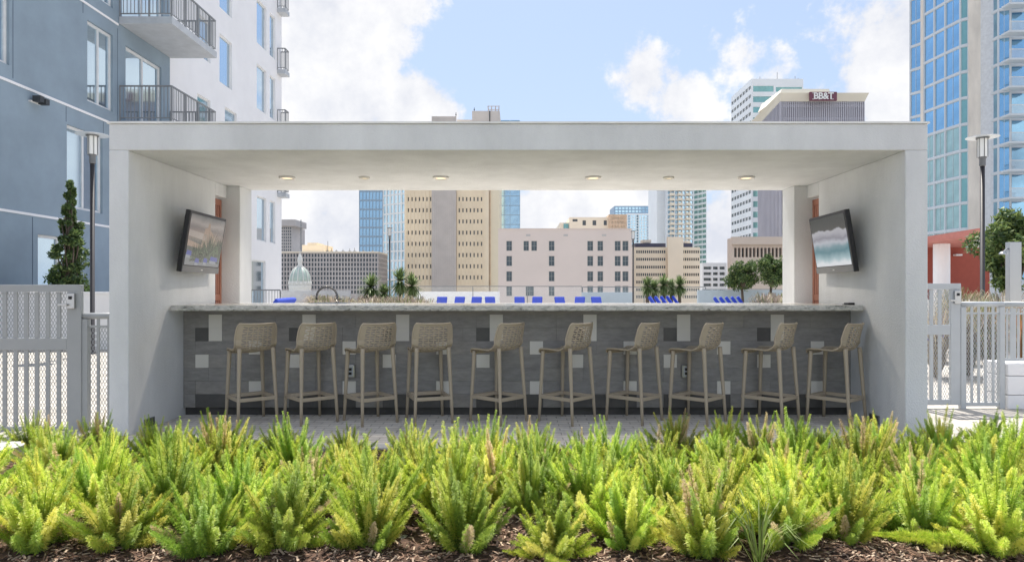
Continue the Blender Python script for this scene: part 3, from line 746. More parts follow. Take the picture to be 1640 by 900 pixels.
# ------------------------------------------------------------------ city
def block(name, label, px0, px1, ytop, d, depth, mwall, rects_px=None, rects=None, mg=glass_dark, mf=None, fw=0, mull=(0, 0), hd=.3, cat='building', zb=-18, il=.01, ir=.01):
    xa, xb = X(px0, d), X(px1, d); zt = Z(ytop, d)
    t = thing(name, label, cat, ((xa + xb) / 2, d, zb))
    rs = []
    if rects_px: rs += [(X(a, d) - xa, X(b_, d) - xa, Z(e, d), Z(c, d)) for a, b_, c, e in rects_px]
    if rects: rs += rects
    m = MB(); facade(m, (xa, d), (1, 0), xb - xa, zb, zt, rs, hd)
    m.box(xa + il, xb - ir, d + hd + .001, d + depth, zb, zt - .01)
    m.build('wall', mwall, t, world=True)
    if rs: windows(t, (xa, d), (1, 0), rs, mf or wframe, mg, hd, fw, mull)
    return t
def side_facade(t, px0, d0, px1, d1, zb, zt, cols, floors_z, wfrac, hfrac, mwall, mg, name='wall', hd=.25, fw=0, mf=None, mull=(0, 0)):
    # px0/d0 is the end that stands left when seen from outside
    A = Vector((X(px0, d0), d0)); B = Vector((X(px1, d1), d1)); D = B - A; ln = D.length; U = (D.x / ln, D.y / ln)
    rs = []
    for i in range(cols):
        for j in range(len(floors_z) - 1):
            w = ln / cols; h = floors_z[j + 1] - floors_z[j]
            rs.append((w * (i + .5 - wfrac / 2), w * (i + .5 + wfrac / 2), floors_z[j] + h * (1 - hfrac) / 2, floors_z[j] + h * (1 + hfrac) / 2))
    m = MB(); facade(m, tuple(A), U, ln, zb, zt, rs, hd); m.build(name, mwall, t, world=True)
    windows(t, tuple(A), U, rs, mf or wframe, mg, hd, fw, mull)
def grid(px0, px1, cols, wfrac, ys, hfrac, d, jitter=0):
    out = []
    for i in range(cols):
        w = (px1 - px0) / cols; c = px0 + w * (i + .5)
        for j in range(len(ys) - 1):
            h = ys[j + 1] - ys[j]; cy = (ys[j] + ys[j + 1]) / 2
            out.append((c - w * wfrac / 2, c + w * wfrac / 2, cy - h * hfrac / 2, cy + h * hfrac / 2))
    return out
pinkm = mat('pink_beige_stucco', (.86, .73, .65), .9, var=.07, vscale=.12)
peach = mat('peach_precast_panels', (.90, .77, .58), .9, var=.08, vscale=.2)
peach_l = mat('cream_precast_edge', (.85, .76, .58), .9, var=.05, vscale=.2)
greycol = mat('ribbed_grey_concrete', (.64, .59, .55), .9, var=.08, vscale=.3)
creamm = mat('cream_masonry', (.88, .78, .63), .9, var=.07, vscale=.15)
tanbrick = mat('tan_brick', (.66, .49, .35), .9, var=.2, vscale=1.2)
greyoff = mat('grey_office_frame', (.52, .48, .46), .8, var=.2, vscale=.1)
silver = mat('silver_white_cladding', (.84, .86, .87), .5, var=.06, vscale=.1)
bluem = mat('blue_mullion', (.30, .42, .55), .5)
brownb = mat('brown_beige_concrete', (.62, .52, .44), .9, var=.1, vscale=.1)
bbt = mat('tower_grey_fins', (.50, .49, .54), .8, var=.1, vscale=.1)
crownm = mat('beige_tower_crown', (.78, .73, .62), .85, var=.05, vscale=.1)
gl_gr = mat('green_tinted_glass', (.28, .52, .50), .1, metal=.6, var=.3, vscale=.2)

# pink building
d = 110; wr = []
for (a, b_) in ((811, 820), (838.5, 847), (851, 860), (879, 888), (940.7, 950), (957, 966), (984.6, 994), (997, 1006.5)):
    for j, (c, e) in enumerate(((386, 401.7), (410, 426), (434.6, 450.5), (458, 474))):
        if a in (838.5, 851) and j > 0: continue
        wr.append((a, b_, c, e))
wr.append((842, 855, 458, 474))
wr = [(a, b_, c, e) for a, b_, c, e in wr if not (a == 838.5 and c > 400)]
glass_grey = mat('grey_green_window_glass', (.10, .13, .14), .15, var=.4, vscale=.5, spec=.8)
t = block('pink_building', 'flat pink beige building with dark sash windows behind the middle of the bar', 798, 1012, 367, d, 25, pinkm, wr, mg=glass_grey, mf=mat('faded_window_frame', (.35, .36, .34), .7), fw=.06, mull=(1, 1), hd=.25)
m = MB()
for px in (846, 906, 967.5): m.box(X(px - 3.5, d), X(px + 3.5, d), d - .05, d + .02, Z(378.5, d), Z(375.2, d))
m.build('wall_vent', greycol, t, world=True)
m = MB(); m.box(X(797.6, d), X(1012.4, d), d - .12, d + 1, Z(367, d) + .001, Z(366, d)); m.build('parapet_coping', pinkm, t, world=True)
# cream setback + tan brick block behind
d = 150
t = block('cream_building', 'small cream building with arched window peeking over the pink roof', 912, 975, 348, d, 20, creamm, [(917, 925, 351, 355), (933, 938.5, 353, 361), (949, 955, 353, 361), (967, 972, 353, 361)], mg=glass_dark)
m = MB(); m.box(X(897, d), X(911.9, d), d + 1, d + 15, -18, Z(356, d)); m.box(X(903, d), X(911, d), d + .7, d + .99, Z(368, d), Z(358, d), 1); m.build('side_block', [creamm, gl_gr], t, world=True)
t = block('tan_brick_building', 'tan brick block standing right of the cream building above the pink roof', 975.3, 1004, 343.5, 149, 18, tanbrick, grid(978, 1002, 5, .5, [346, 353, 360, 367], .5, 149), mg=creamm)

# peach tower
d = 214; ys = [17.9 * k for k in range(-7, 9)]
yrows = [319 + 17.9 * k for k in range(-6, 9)]
wr = []
for k in range(-6, 8):
    y = 319 + 17.9 * k
    for i in range(7): wr.append((654 + i * 5.95 - 1, 654 + i * 5.95 + 1, y - 3.2, y + 3.2))
    for i in range(7): wr.append((735.5 + i * 5.95 - 1, 735.5 + i * 5.95 + 1, y - 3.2, y + 3.2))
wr = [w for w in wr if w[0] < 772]
t = block('peach_tower', 'tall peach office tower with slit windows and a grey windowless central shaft', 648, 783, 198, d, 30, peach, wr, mg=glass_dark, hd=.6)
m = MB(); m.box(X(692, d), X(731, d), d - 1.0, d - .02, -18, Z(188, d))
for k in range(13): x = X(692.8 + k * 3.05, d); m.box(x - .09, x + .09, d - 1.14, d - 1.01, -18, Z(188.5, d))
m.box(X(731.1, d), X(755, d), d + 2, d + 20, Z(199, d), Z(189.5, d)); m.build('central_shaft', greycol, t, world=True)
m = MB()
for i in range(8): x = X(651 + i * 5.95, d); m.box(x - .12, x + .12, d - .22, d - .005, -18, Z(198.5, d))
for i in range(8): x = X(732.5 + i * 5.95, d); m.box(x - .12, x + .12, d - .22, d - .005, -18, Z(198.5, d))
m.build('pilasters', peach, t, world=True)
m = MB(); m.box(X(783.2, d), X(800, d), d + 1, d + 30, -18, Z(198, d)); m.build('cream_side_bay', peach_l, t, world=True)
m = MB(); m.box(X(784, d), X(785.4, d), d + .5, d + 1, -18, Z(198, d)); m.build('expansion_joint', tanbrick, t, world=True)
m = MB(); m.box(X(755, d), X(800, d), d + 3, d + 20, Z(200, d), Z(174, d)); m.box(X(783, d), X(784.5, d), d + 2.8, d + 2.99, Z(200, d), Z(174, d), 1); m.build('penthouse', [greycol, dframe], t, world=True)
m = MB(); zc = Z(174, d)
for px in (781, 786, 792, 797): m.tube([(X(px, d), d + 8, zc), (X(px + (px - 789) * .15, d), d + 8, Z(159, d))], .16, 6)
for y in (159.5, 165, 170): m.tube([(X(779.5, d), d + 8, Z(y, d)), (X(799, d), d + 8, Z(y, d))], .14, 6)
m.box(X(780, d), X(798, d), d + 5, d + 11, Z(172, d), Z(171, d))
m.build('lattice_frame', greyoff, t, world=True)
for px, y in ((696, 180), (714, 181), (728, 174), (758, 166)):
    m = MB(); m.tube([(X(px, d), d + 5, Z(192, d)), (X(px, d), d + 5, Z(y, d))], .1, 5); m.box(X(px - 1, d), X(px + 1, d), d + 4.8, d + 5.2, Z(y + 4, d), Z(y + 3, d)); m.build('antenna', dframe, t, world=True)

# blue glass towers
fz = [466 - 14.5 * k for k in range(-3, 16)][::-1]
t = block('blue_glass_tower', 'blue glass residential tower left of the peach tower', 575, 613, 262, 250, 25, bluem, grid(575.5, 612.5, 7, .84, fz, .8, 250), mg=glass_blue, hd=.3)
side_facade(t, 613.2, 250, 648.5, 243, -18, Z(262, 250), 6, [-15 + 3.4 * k for k in range(0, 19)], .62, .82, silver, glass_blue)
t = block('slim_glass_tower', 'slim blue glass tower showing right of the peach tower', 800.4, 833, 194.3, 262, 25, bluem, grid(801, 832.6, 2, .95, [466 - 15.2 * k for k in range(-3, 19)][::-1], .93, 262), mg=glass_blue, hd=.3)

# grey gridded office block with its right side
d = 200
t = block('grey_office_block', 'low grey office block covered in a grid of small windows, left behind the dome', 430, 606, 405, d, 13.9, greyoff, grid(430, 605, 36, .62, [405.5 + 7.3 * k for k in range(0, 10)], .72, d), mg=glass_dark, hd=.35, ir=.4)
side_facade(t, 606, 200.01, 620.5, 213.9, -18, Z(405, 200), 8, [Z(478.5, 200) + 1.335 * k for k in range(0, 11)], .6, .7, greyoff, glass_grey)
m = MB(); m.box(X(429, d), X(606.5, d), d - .3, d + 14, Z(405, d) + .001, Z(403, d)); m.build('roof_band', creamm, t, world=True)
m = MB(); m.box(X(477, d), X(514, d), d + 4, d + 13, Z(403, d), Z(391, d)); m.box(X(484, d), X(500, d), d + 5, d + 12, Z(391, d), Z(387, d)); m.build('roof_penthouse', peach, t, world=True)
for px, y in ((516, 384), (522, 396), (530, 398), (541, 397), (552, 396), (560, 395), (575, 398), (590, 399)):
    m = MB(); m.tube([(X(px, d), d + 6, Z(403, d)), (X(px, d), d + 6, Z(y, d))], .09, 5); m.box(X(px - 1.5, d), X(px + 1.5, d), d + 5.5, d + 7, Z(403, d), Z(400, d)); m.build('roof_antenna', railm, t, world=True)
t = block('distant_grey_tower', 'narrow distant grey tower with projecting top beside the white wing', 440, 467, 362, 320, 20, greyoff, grid(450, 467, 5, .6, [363 + 5 * k for k in range(0, 9)], .6, 320), mg=glass_grey)
m = MB(); m.box(X(440, 319), X(474, 319), 318, 335, Z(362, 319), Z(352, 319)); m.build('projecting_top', greyoff, t, world=True)
t = thing('radio_mast', 'thin lattice radio mast rising behind the grey office block', 'mast', (X(482, 260), 260, -18))
m = MB()
for q in (-.5, .5): m.tube([(X(482, 260) + q, 260, -18), (X(482, 260) + q * .3, 260, Z(352, 260))], .09, 5)
for k in range(30): z = -18 + k * 1.5; m.tube([(X(482, 260) - .45, 260, z), (X(482, 260) + .45, 260, z + 1.5)], .05, 4)
m.build('lattice', railm, t, world=True)

# church dome
d = 150; x = X(480.5, d); dz = Z(462, d); s_ = d / F
domegreen = mat('pale_copper_green', (.50, .60, .53), .6, var=.12, vscale=.5); domew = mat('white_church_stone', (.78, .77, .72), .7, var=.05)
t = thing('church_dome', 'pale green ribbed church dome with lantern on top, in front of the grey office block', 'dome', (x, d, -18))
m = MB(); m.lathe([(17 * s_, -20), (17 * s_, 0), (17.6 * s_, .1), (17.6 * s_, .7), (16 * s_, .8), (16 * s_, 1.6)], (x, d, dz), 28); m.build('drum', domew, t, world=True)
m = MB(); Rr = 16 * s_; hh = 29 * s_
m.lathe([(Rr * math.cos(a), 1.6 + hh * math.sin(a) * .82) for a in [math.pi / 2 * k / 10 * .93 for k in range(11)]], (x, d, dz), 32); m.build('dome_shell', domegreen, t, world=True, smooth=True)
m = MB()
for q in range(12):
    a0 = q * math.pi / 6 + .1
    m.tube([(x + (Rr * math.cos(a) + .05) * math.cos(a0), d + (Rr * math.cos(a) + .05) * math.sin(a0), dz + 1.6 + hh * math.sin(a) * .82) for a in [math.pi / 2 * k / 8 * .92 for k in range(9)]], .12, 5)
m.build('ribs', domew, t, world=True)
m = MB()
for q in range(16):
    a0 = q * math.pi / 8; m.lathe([(.28, 0), (.28, .4), (.1, .75)], (x + Rr * 1.03 * math.cos(a0), d + Rr * 1.03 * math.sin(a0), dz + .9), 8)
m.build('scalloped_crest', domew, t, world=True)
m = MB(); zl = dz + 1.6 + hh * .80; m.lathe([(4.6 * s_, 0), (4.6 * s_, .25), (3.4 * s_, .3), (3.4 * s_, 1.1), (4.4 * s_, 1.2), (3.9 * s_, 1.7), (2.2 * s_, 2.4), (.6 * s_, 2.9), (.15 * s_, 3.9)], (x, d, zl), 16); m.build('lantern', domew, t, world=True)

# right group
d = 160
wr = []
for y in (401, 413, 425.5, 437.5, 449.5, 461.5, 473):
    wr += [(1019 + i * 3.4, 1021.5 + i * 3.4, y, y + 4.6) for i in range(14)] + [(1093.5 + i * 3.4, 1096 + i * 3.4, y, y + 4.6) for i in range(8)]
t = block('cream_office_block', 'cream office block with rows of small windows and a plain central tower', 1010, 1121, 396, d, 25, creamm, wr, mg=glass_dark, hd=.25)
m = MB(); m.box(X(1067.5, d), X(1092, d), d - 1.5, d - .01, -18, Z(380, d)); m.build('central_tower', creamm, t, world=True)
m = MB(); m.box(X(1018, d), X(1067, d), d + .6, d + 12, Z(396, d), Z(389.5, d)); m.box(X(1092.4, d), X(1110, d), d + .6, d + 12, Z(396, d), Z(389.5, d)); m.build('dark_roof_band', mat('dark_blue_roof', (.06, .065, .11), .7), t, world=True)
d = 200; wr = []
for y in (427, 436, 445, 454, 463): wr += [(1127, 1139.5, y, y + 4.6), (1142, 1150, y, y + 4.6), (1152.5, 1161, y, y + 4.6)]
block('parking_garage', 'distant pale parking garage with open decks between the glass tower and the trees', 1125, 1164, 421, d, 30, whitewall, wr, mg=glass_grey, hd=1.2)

d = 330
t = block('distant_blue_block', 'far pale blue flat topped block above the tan brick building', 984, 1040, 330, 400, 20, bluem, grid(985, 1039, 10, .8, [331, 336, 341, 346, 351, 356], .7, 400), mg=glass_blue)
t = block('violet_glass_building', 'far violet glass building with dark roof line between brick block and green glass block', 1004, 1042, 342, 350, 22, silver, grid(1005, 1041, 8, .8, [344 + 4.5 * k for k in range(0, 12)], .75, 350), mg=glass_blue)
t = block('green_glass_building', 'far green glass office block left of the balconied glass tower', 1042.2, 1072, 342, 345, 22, silver, grid(1043, 1071, 6, .85, [343 + 4.5 * k for k in range(0, 12)], .8, 345), mg=gl_gr)
t = block('balconied_glass_tower', 'tall pale glass residential tower with many balconies rising behind the cream office block', 1068, 1111, 250, 300, 25, silver, grid(1068.5, 1110.5, 7, .72, [250 + 7.8 * k for k in range(0, 28)], .62, 300), mg=glass_blue, hd=.8)
side_facade(t, 1111.2, 300, 1131, 292, -18, Z(255, 300), 3, [-16 + 2.2 * k for k in range(0, 34)], .94, .6, silver, gl_gr)
m = MB(); m.box(X(1052, 305), X(1067.8, 305), 305, 325, -18, Z(262, 305))
for k in range(30): z = Z(262 + 6 * k, 305); m.box(X(1052, 305) - .1, X(1067.8, 305), 304.7, 304.99, z - .5, z)
m.build('pale_wing', silver, t, world=True)
m = MB()
for k in range(27):
    z = Z(250 + 7.8 * (k + 1), 298.6)
    for a, b_ in ((1073, 1080), (1086, 1093), (1099, 1106)): m.box(X(a, 299), X(b_, 299), 298.6, 299.99, z - .2, z + .9)
m.build('balconies', creamm, t, world=True)['kind'] = 'stuff'

# silver tower
d = 235
t = block('silver_glass_tower', 'tall silver tower with green glass bands behind the beige crowned tower', 1203, 1286, 127, d, 21.9, silver, None, rects=None, il=.4)
side_facade(t, 1171, 257, 1203, 235.01, -18, Z(127, 235), 7, [-17 + 3.0 * k for k in range(0, 31)], .8, .4, silver, glass_grey)
m = MB(); xa, xb = X(1203, d), X(1286, d)
m = MB(); rs = []
for k in range(24):
    z = Z(131, d) - 3.6 * (k + 1)
    rs.append((.6, 7.6, z, z + 2.0)); rs.append((8.4, 17.4, z, z + 1.6))
m2 = MB(); facade(m2, (xa, d - .3), (1, 0), xb - xa, -18, Z(127, d) - .02, rs, .28); m2.build('banded_front', silver, t, world=True)
windows(t, (xa, d - .3), (1, 0), rs, silver, gl_gr, .28, 0)
m = MB(); m.lathe([(3.2, 0), (3.2, .5), (2, 1.2)], (X(1236, d), d + 8, Z(127, d)), 16); m.build('roof_drum', silver, t, world=True)
for px, y in ((1222, 119), (1250, 112), (1279, 118), (1284, 121), (1290, 123)):
    m = MB(); m.tube([(X(px, d), d + 3, Z(127, d)), (X(px, d), d + 3, Z(y, d))], .1, 5); m.build('antenna', railm, t, world=True)

# beige crowned tower with sign
d = 180
t = thing('crowned_bank_tower', 'grey finned bank tower with flared beige crown and maroon rooftop sign', 'building', (X(1320, d), d, -18))
zc = Z(163, d)
A = (X(1251, d - 0), d); B = (X(1384, d), d)
m = MB(); m.prism([(X(1251, d), d + .5), (X(1384, d), d + .5), (X(1384, d) + 1, d + 26), (X(1217, 205) , d + 26)], -18, zc); m.build('tower_body', glass_dark if 0 else mat('tower_dark_glazing', (.22, .22, .26), .4), t, world=True)
m = MB(); n_ = 44
for k in range(n_ + 1):
    x = X(1251 + 133 * k / n_, d); m.box(x - .14, x + .14, d - .05, d + .49, -18, zc - .01)
for k in range(20): z = zc - 1.0 - 3.4 * k; m.box(X(1251.3, d), X(1383.7, d), d + .2, d + .48, z - .4, z + .3)
Ax, Ay = X(1251, d), d + .5; Bx, By = X(1217, 205), d + 26
for k in range(18):
    f = k / 17; x = Ax + (Bx - Ax) * f; y = Ay + (By - Ay) * f; m.box(x - .25, x + .02, y - .22, y + .22, -18, zc - .01)
m.build('fins', bbt, t, world=True)
m = MB(); zk = Z(149, d - 2)
def frustum(m, lo, hi, z0, z1, mi=0):
    n = len(lo); i = len(m.v); m.v += [(x, y, z0) for x, y in lo] + [(x, y, z1) for x, y in hi]
    m.f.append(tuple(i + n + k for k in range(n))); m.m.append(mi); m.f.append(tuple(i + k for k in reversed(range(n)))); m.m.append(mi)
    for k in range(n): q = (k + 1) % n; m.f.append((i + k, i + q, i + n + q, i + n + k)); m.m.append(mi)
lo = [(X(1251, d) - .1, d - .1), (X(1384, d) + .1, d - .1), (X(1384, d) + 1.2, d + 26.2), (X(1217, 205) - .2, d + 26.2)]
hi = [(X(1249, d - 2), d - 2), (X(1392, d - 2), d - 2), (X(1392, d - 2) + 1.5, d + 28), (X(1210, 207) - 1, d + 28)]
frustum(m, lo, hi, zc + .01, zk); m.build('flared_crown', crownm, t, world=True)
m = MB(); frustum(m, [(X(1252, d), d + 2), (X(1338, d), d + 2), (X(1338, d), d + 18), (X(1252, d), d + 18)], [(X(1259, d), d + 3), (X(1336, d), d + 3), (X(1336, d), d + 18), (X(1259, d), d + 18)], zk + .01, Z(137.5, d)); m.build('penthouse', crownm, t, world=True)
ds = d - 2.6
m = MB(); m.box(X(1297, ds), X(1340.5, ds), ds, ds + .5, Z(161.5, ds), Z(147.5, ds)); sg = m.build('sign_board', mat('maroon_sign', (.17, .055, .085), .5), t, world=True)
fc = bpy.data.curves.new('lettering', 'FONT'); fc.body = 'BB&T'; fc.align_x = 'CENTER'; fc.align_y = 'CENTER'; fc.size = 2.35; fc.extrude = .08; fc.offset = .045; fc.space_character = .92
fo = bpy.data.objects.new('tmp', fc); COL.objects.link(fo); bpy.context.view_layer.update()
me = bpy.data.meshes.new_from_object(fo.evaluated_get(bpy.context.evaluated_depsgraph_get())); bpy.data.objects.remove(fo)
lo_ = bpy.data.objects.new('lettering', me); COL.objects.link(lo_); me.materials.clear(); me.materials.append(mat('white_sign_letters', (.85, .85, .82), .5)); lo_.parent = sg
c_ = Vector((X(1318.7, ds), ds - .12, Z(154.6, ds))); lo_.location = c_; lo_.rotation_euler = (R(90), 0, 0); lo_.scale = (1.0, 1.0, 1.0)
# serifs on the letters keep the roman look
m = MB()
for lx in (-2.95, -1.38): 
    for zz in (-.82, .75): m.box(c_.x + lx, c_.x + lx + .5, c_.y - .09, c_.y + .09, c_.z + zz, c_.z + zz + .09)
for lx in (2.0, ): m.box(c_.x + lx, c_.x + lx + .6, c_.y - .09, c_.y + .09, c_.z - .82, c_.z - .73)
m.build('letter_serifs', MATS['white_sign_letters'], sg, world=True)

for nm, a, b_, y0_, y1_, dd in (('roof_plant_room', 1030, 1043, 389, 384, 165), ('roof_plant_room', 1096, 1104, 389, 385.5, 165)):
    m = MB(); m.box(X(a, dd), X(b_, dd), dd, dd + 4, Z(y0_, dd), Z(y1_, dd)); q = m.build(nm, creamm, [o for o in bpy.data.objects if o.name == 'cream_office_block'][0], world=True)
# brown low building
d = 140
t = block('brown_beige_building', 'low brown beige building with colonnade behind the dark trees', 1172, 1256, 381, d, 3, brownb, [(1176 + 6 * i, 1180 + 6 * i, 397, 412) for i in range(13)], mg=glass_dark, hd=.8)
m = MB(); m.box(X(1170, d), X(1262, d), d - 1.2, d - .01, Z(392, d), Z(380, d)); m.build('cornice', brownb, t, world=True)

glass_blue = mat('deep_blue_tower_glass', (.34, .60, .84), .07, metal=.9, var=.40, vscale=.13, bump=.05, bscale=.5); towerfr = mat('pale_tower_frame', (.66, .70, .73), .5, var=.06, vscale=.1)
# right glass tower, faceted plan
tw = thing('curved_glass_tower', 'tall glass residential tower with concrete pier and white balconies at the right edge', 'building', (X(1560, 90), 90, -18))
seg = [((1457, 95.5), (1475, 94), 1, glass_blue), ((1479, 92.5), (1513, 88.5), 2, glass_blue), ((1513.01, 88.5), (1537, 86), 1, glass_blue), ((1537.01, 86), (1551, 85.3), 1, gl_gr),
       ((1574, 85.5), (1598, 82.8), 1, glass_blue), ((1598.01, 82.8), (1619, 82.2), 1, glass_blue), ((1619.01, 83), (1700, 82.5), 2, glass_blue)]
fz = [9.03 + 3.29 * k for k in range(-2, 14)]
for (a, da), (b_, db), cols, mg in seg:
    A = Vector((X(a, da), da)); B = Vector((X(b_, db), db)); D = B - A; ln = D.length; U = (D.x / ln, D.y / ln); rs = []
    for i in range(cols):
        for j in range(len(fz) - 1):
            w = ln / cols; rs.append((w * i + .10, w * (i + 1) - .10, fz[j] + .16, fz[j + 1] - .16))
    m = MB(); facade(m, tuple(A), U, ln, -18, fz[-1], rs, .2); m.build('frame_wall', towerfr, tw, world=True)
    lower = [r for r in rs if r[2] < 22 and mg is glass_blue and a < 1536 and a > 1470]; upper = [r for r in rs if r not in lower]
    windows(tw, tuple(A), U, upper, towerfr, mg, .2, .05, (1 if cols == 1 and mg is glass_blue else 0, 0))
    if lower: windows(tw, tuple(A), U, lower, towerfr, glass_pale, .2, .05, (1, 0))
tc_ = mat('mottled_concrete_pier', (.86, .78, .68), .9, var=.18, vscale=.6, streak=.3)
m = MB(); m.prism([(X(1551.2, 84.9), 84.9), (X(1573.8, 84.9), 84.9), (X(1573.8, 88), 88.5), (X(1551.2, 88), 88.5)], -18, fz[-1])
m.prism([(X(1475.3, 93.6), 93.6), (X(1478.8, 93), 93), (X(1478.8, 96), 97), (X(1475.3, 96), 97)], -18, fz[-1]); m.build('concrete_pier', tc_, tw, world=True)
m = MB(); m.prism([(X(1457, 95.8), 95.9), (X(1478, 94.2), 94.3), (X(1513, 89), 89.1), (X(1551, 85.9), 86.1), (X(1598, 83.3), 83.5), (X(1700, 83), 83.3), (X(1700, 110), 110), (X(1476, 118), 118)], -18, fz[-1] - .05); m.build('core', mat('tower_core_wall', (.7, .72, .74), .8), tw, world=True)
for j in range(2, 14):
    z = fz[j]; m = MB(); m.box(X(1617, 80.8), X(1665, 80.8), 80.8, 82.2, z - .12, z + .1); bb = m.build('balcony', towerfr, tw, world=True)
    m = MB(); m.box(X(1617, 80.8), X(1665, 80.8), 80.82, 80.86, z + 1.1, z + 1.18)
    for k in range(28): x = X(1617.3, 80.8) + k * .125; m.box(x - .012, x + .012, 80.82, 80.86, z + .1, z + 1.1)
    m.build('railing', loungem, bb, world=True)

# red walled building at the tower foot
d = 52; rb = thing('red_canopy_building', 'brick red low building with flat canopy and white column right of the pavilion', 'building', (X(1530, d), d, 0))
m = MB(); m.box(X(1480, d), X(1585, d), d, d + 8, 0, Z(389.5, 47) - .002); m.build('wall', redwall, rb, world=True)
m = MB()
p = [(X(1478, 47), 47), (X(1574, 40), 40), (X(1590, 53), 57), (X(1478, 53), 57)]
m.prism(p, Z(389.5, 47), Z(389.5, 47) + .42); m.build('canopy', mat('muted_red_fascia', (.45, .16, .13), .7), rb, world=True)
m = MB(); x = X(1508, 47.8); m.lathe([(.52, 0), (.52, Z(389.5, 47) - .01)], (x, 47.8, 0), 24); m.build('column', whitewall, rb, world=True, smooth=False)
m = MB(); z = Z(410, 52); m.box(X(1526, 52), X(1536, 52), 51.6, 51.99, z, z + .12); m.build('wall_light', loungem, rb, world=True)

# ------------------------------------------------------------------ terrace edge, railings, walls
def railing(px0, px1, d, ztop, label, step=1.6, glass=True, pick=False):
    xa, xb = X(px0, d), X(px1, d); t = thing('terrace_railing', label, 'railing', ((xa + xb) / 2, d, 0))
    m = MB(); m.box(xa, xb, d - .03, d + .03, ztop - .05, ztop); m.build('top_rail', railm, t, world=True)
    n_ = max(1, int((xb - xa) / step))
    for k in range(n_ + 1):
        x = xa + (xb - xa) * k / n_; m = MB(); m.box(x - .025, x + .025, d - .02, d + .02, 0, ztop - .051); m.build('post', railm, t, world=True)
    if pick:
        m = MB(); k = xa
        while k < xb: m.box(k - .008, k + .008, d - .008, d + .008, .1, ztop - .052); k += .11
        m.build('pickets', railm, t, world=True)
    elif glass:
        gm = MATS.get('clear_rail_glass') or mat('clear_rail_glass', (.75, .85, .88), .05, alpha=.07)
        m = MB(); m.box(xa, xb, d - .006, d + .006, .1, ztop - .06); m.build('glass_panel', gm, t, world=True)
railing(670, 932, 44, Z(458, 44), 'long glass railing at the terrace edge behind the blue loungers', 3.4)
railing(933, 1130, 44, Z(459, 44), 'glass railing right of the blue loungers, in front of the cream office block', 3.6)
railing(380, 449, 26, Z(463.5, 26), 'grey picket railing beside the white wing of the apartment building', 1.4, pick=True)
railing(1125, 1300, 44, Z(463, 44), 'glass railing in front of the dark trees', 3.6)
paleb = mat('pale_blue_wall', (.46, .54, .60), .85, var=.06)
def wallbox(name, label, px0, px1, d, ytop, mt_, th=.25):
    m = MB(); m.box(X(px0, d), X(px1, d), d, d + th, 0, Z(ytop, d)); return tag(m.build(name, mt_, bevel=.01), label, 'wall')
wallbox('parapet_wall', 'pale blue parapet wall right of the last blue lounger', 932, 1014, 43, 468, paleb)
wallbox('parapet_wall', 'pale blue parapet wall under the dark trees', 1118, 1290, 42, 464.5, paleb)
wallbox('parapet_wall', 'grey parapet wall below the church dome', 446, 560, 38, 465.5, mat('grey_parapet', (.38, .40, .43), .85))
wallbox('parapet_wall', 'white parapet wall with stains under the peach tower', 660, 800, 45.5, 467, whitewall)
wallbox('parapet_wall', 'white planter wall behind the right fence', 1480, 1800, 19, 480, whitewall)

# ------------------------------------------------------------------ loungers
def make_lounger():
    t = thing('sun_lounger', 'x', 'lounger')
    m = MB(); 
    m.box(-.34, .34, -.9, .95, .30, .34); 
    m.build('frame', loungem, t)
    for sx_ in (-.30, .30):
        for y in (-.8, .8): m = MB(); m.box(sx_ - .02, sx_ + .02, y - .02, y + .02, 0, .299); m.build('leg', loungem, t)
    m = MB(); m.box(-.31, .31, -.88, .25, .341, .44); m.build('seat_cushion', cushion, t, bevel=.03)
    T = Matrix.Translation((0, .28, .36)) @ Matrix.Rotation(R(52), 4, 'X')
    m = MB(); m.box(-.26, .26, 0, .66, 0, .11, 0, T); m.build('back_cushion', cushion, t, bevel=.035)
    return t
lp = make_lounger(); first = True
ch = [(705, 'leftmost of the blue loungers in front of the peach tower'), (733, 'blue lounger second in the row in front of the peach tower'), (761, 'blue lounger third in the row in front of the peach tower'), (787, 'blue lounger below the right edge of the peach tower'),
      (833, 'leftmost blue lounger in front of the pink building'), (859, 'blue lounger second from left in front of the pink building'), (900, 'blue lounger in the middle in front of the pink building'), (927, 'blue lounger left of the last one before the pale blue wall'), (959, 'blue lounger before the left end of the pale blue parapet wall')]
for i, (px, lb) in enumerate(ch):
    o = lp if first else copy_tree(lp); first = False
    d = 34 + (i % 2) * .5; o.location = (X(px, d), d, 0); o.scale = (1, 1, 1.07); o.rotation_euler = (0, 0, R(rnd.uniform(-14, 10))); tag(o, lb, 'lounger', 'blue sun loungers on the terrace')
for grp, (pa, pb, d, nm) in enumerate(((412, 438, 19, 'beside the white wing at left'), (1066, 1101, 27, 'below the yuccas at right'), (1174, 1208, 24, 'left of the right rear pier'))):
    for k in range(5):
        o = copy_tree(lp); px = pa + (pb - pa) * k / 4; dd = d + k * .75
        o.location = (X(px, dd), dd, 0); o.scale = (1, 1, 1.16); o.rotation_euler = (0, 0, R(-90 if grp == 0 else 75)); tag(o, ['nearest', 'second nearest', 'middle', 'second farthest', 'farthest'][k] + ' blue lounger in the side-on row of five ' + nm, 'lounger', 'blue sun loungers on the terrace')
o = copy_tree(lp); o.location = (X(1494, 12.5), 12.5, 0); o.rotation_euler = (0, 0, R(20)); tag(o, 'blue sun lounger seen through the narrow right gate', 'lounger', 'blue sun loungers on the terrace')

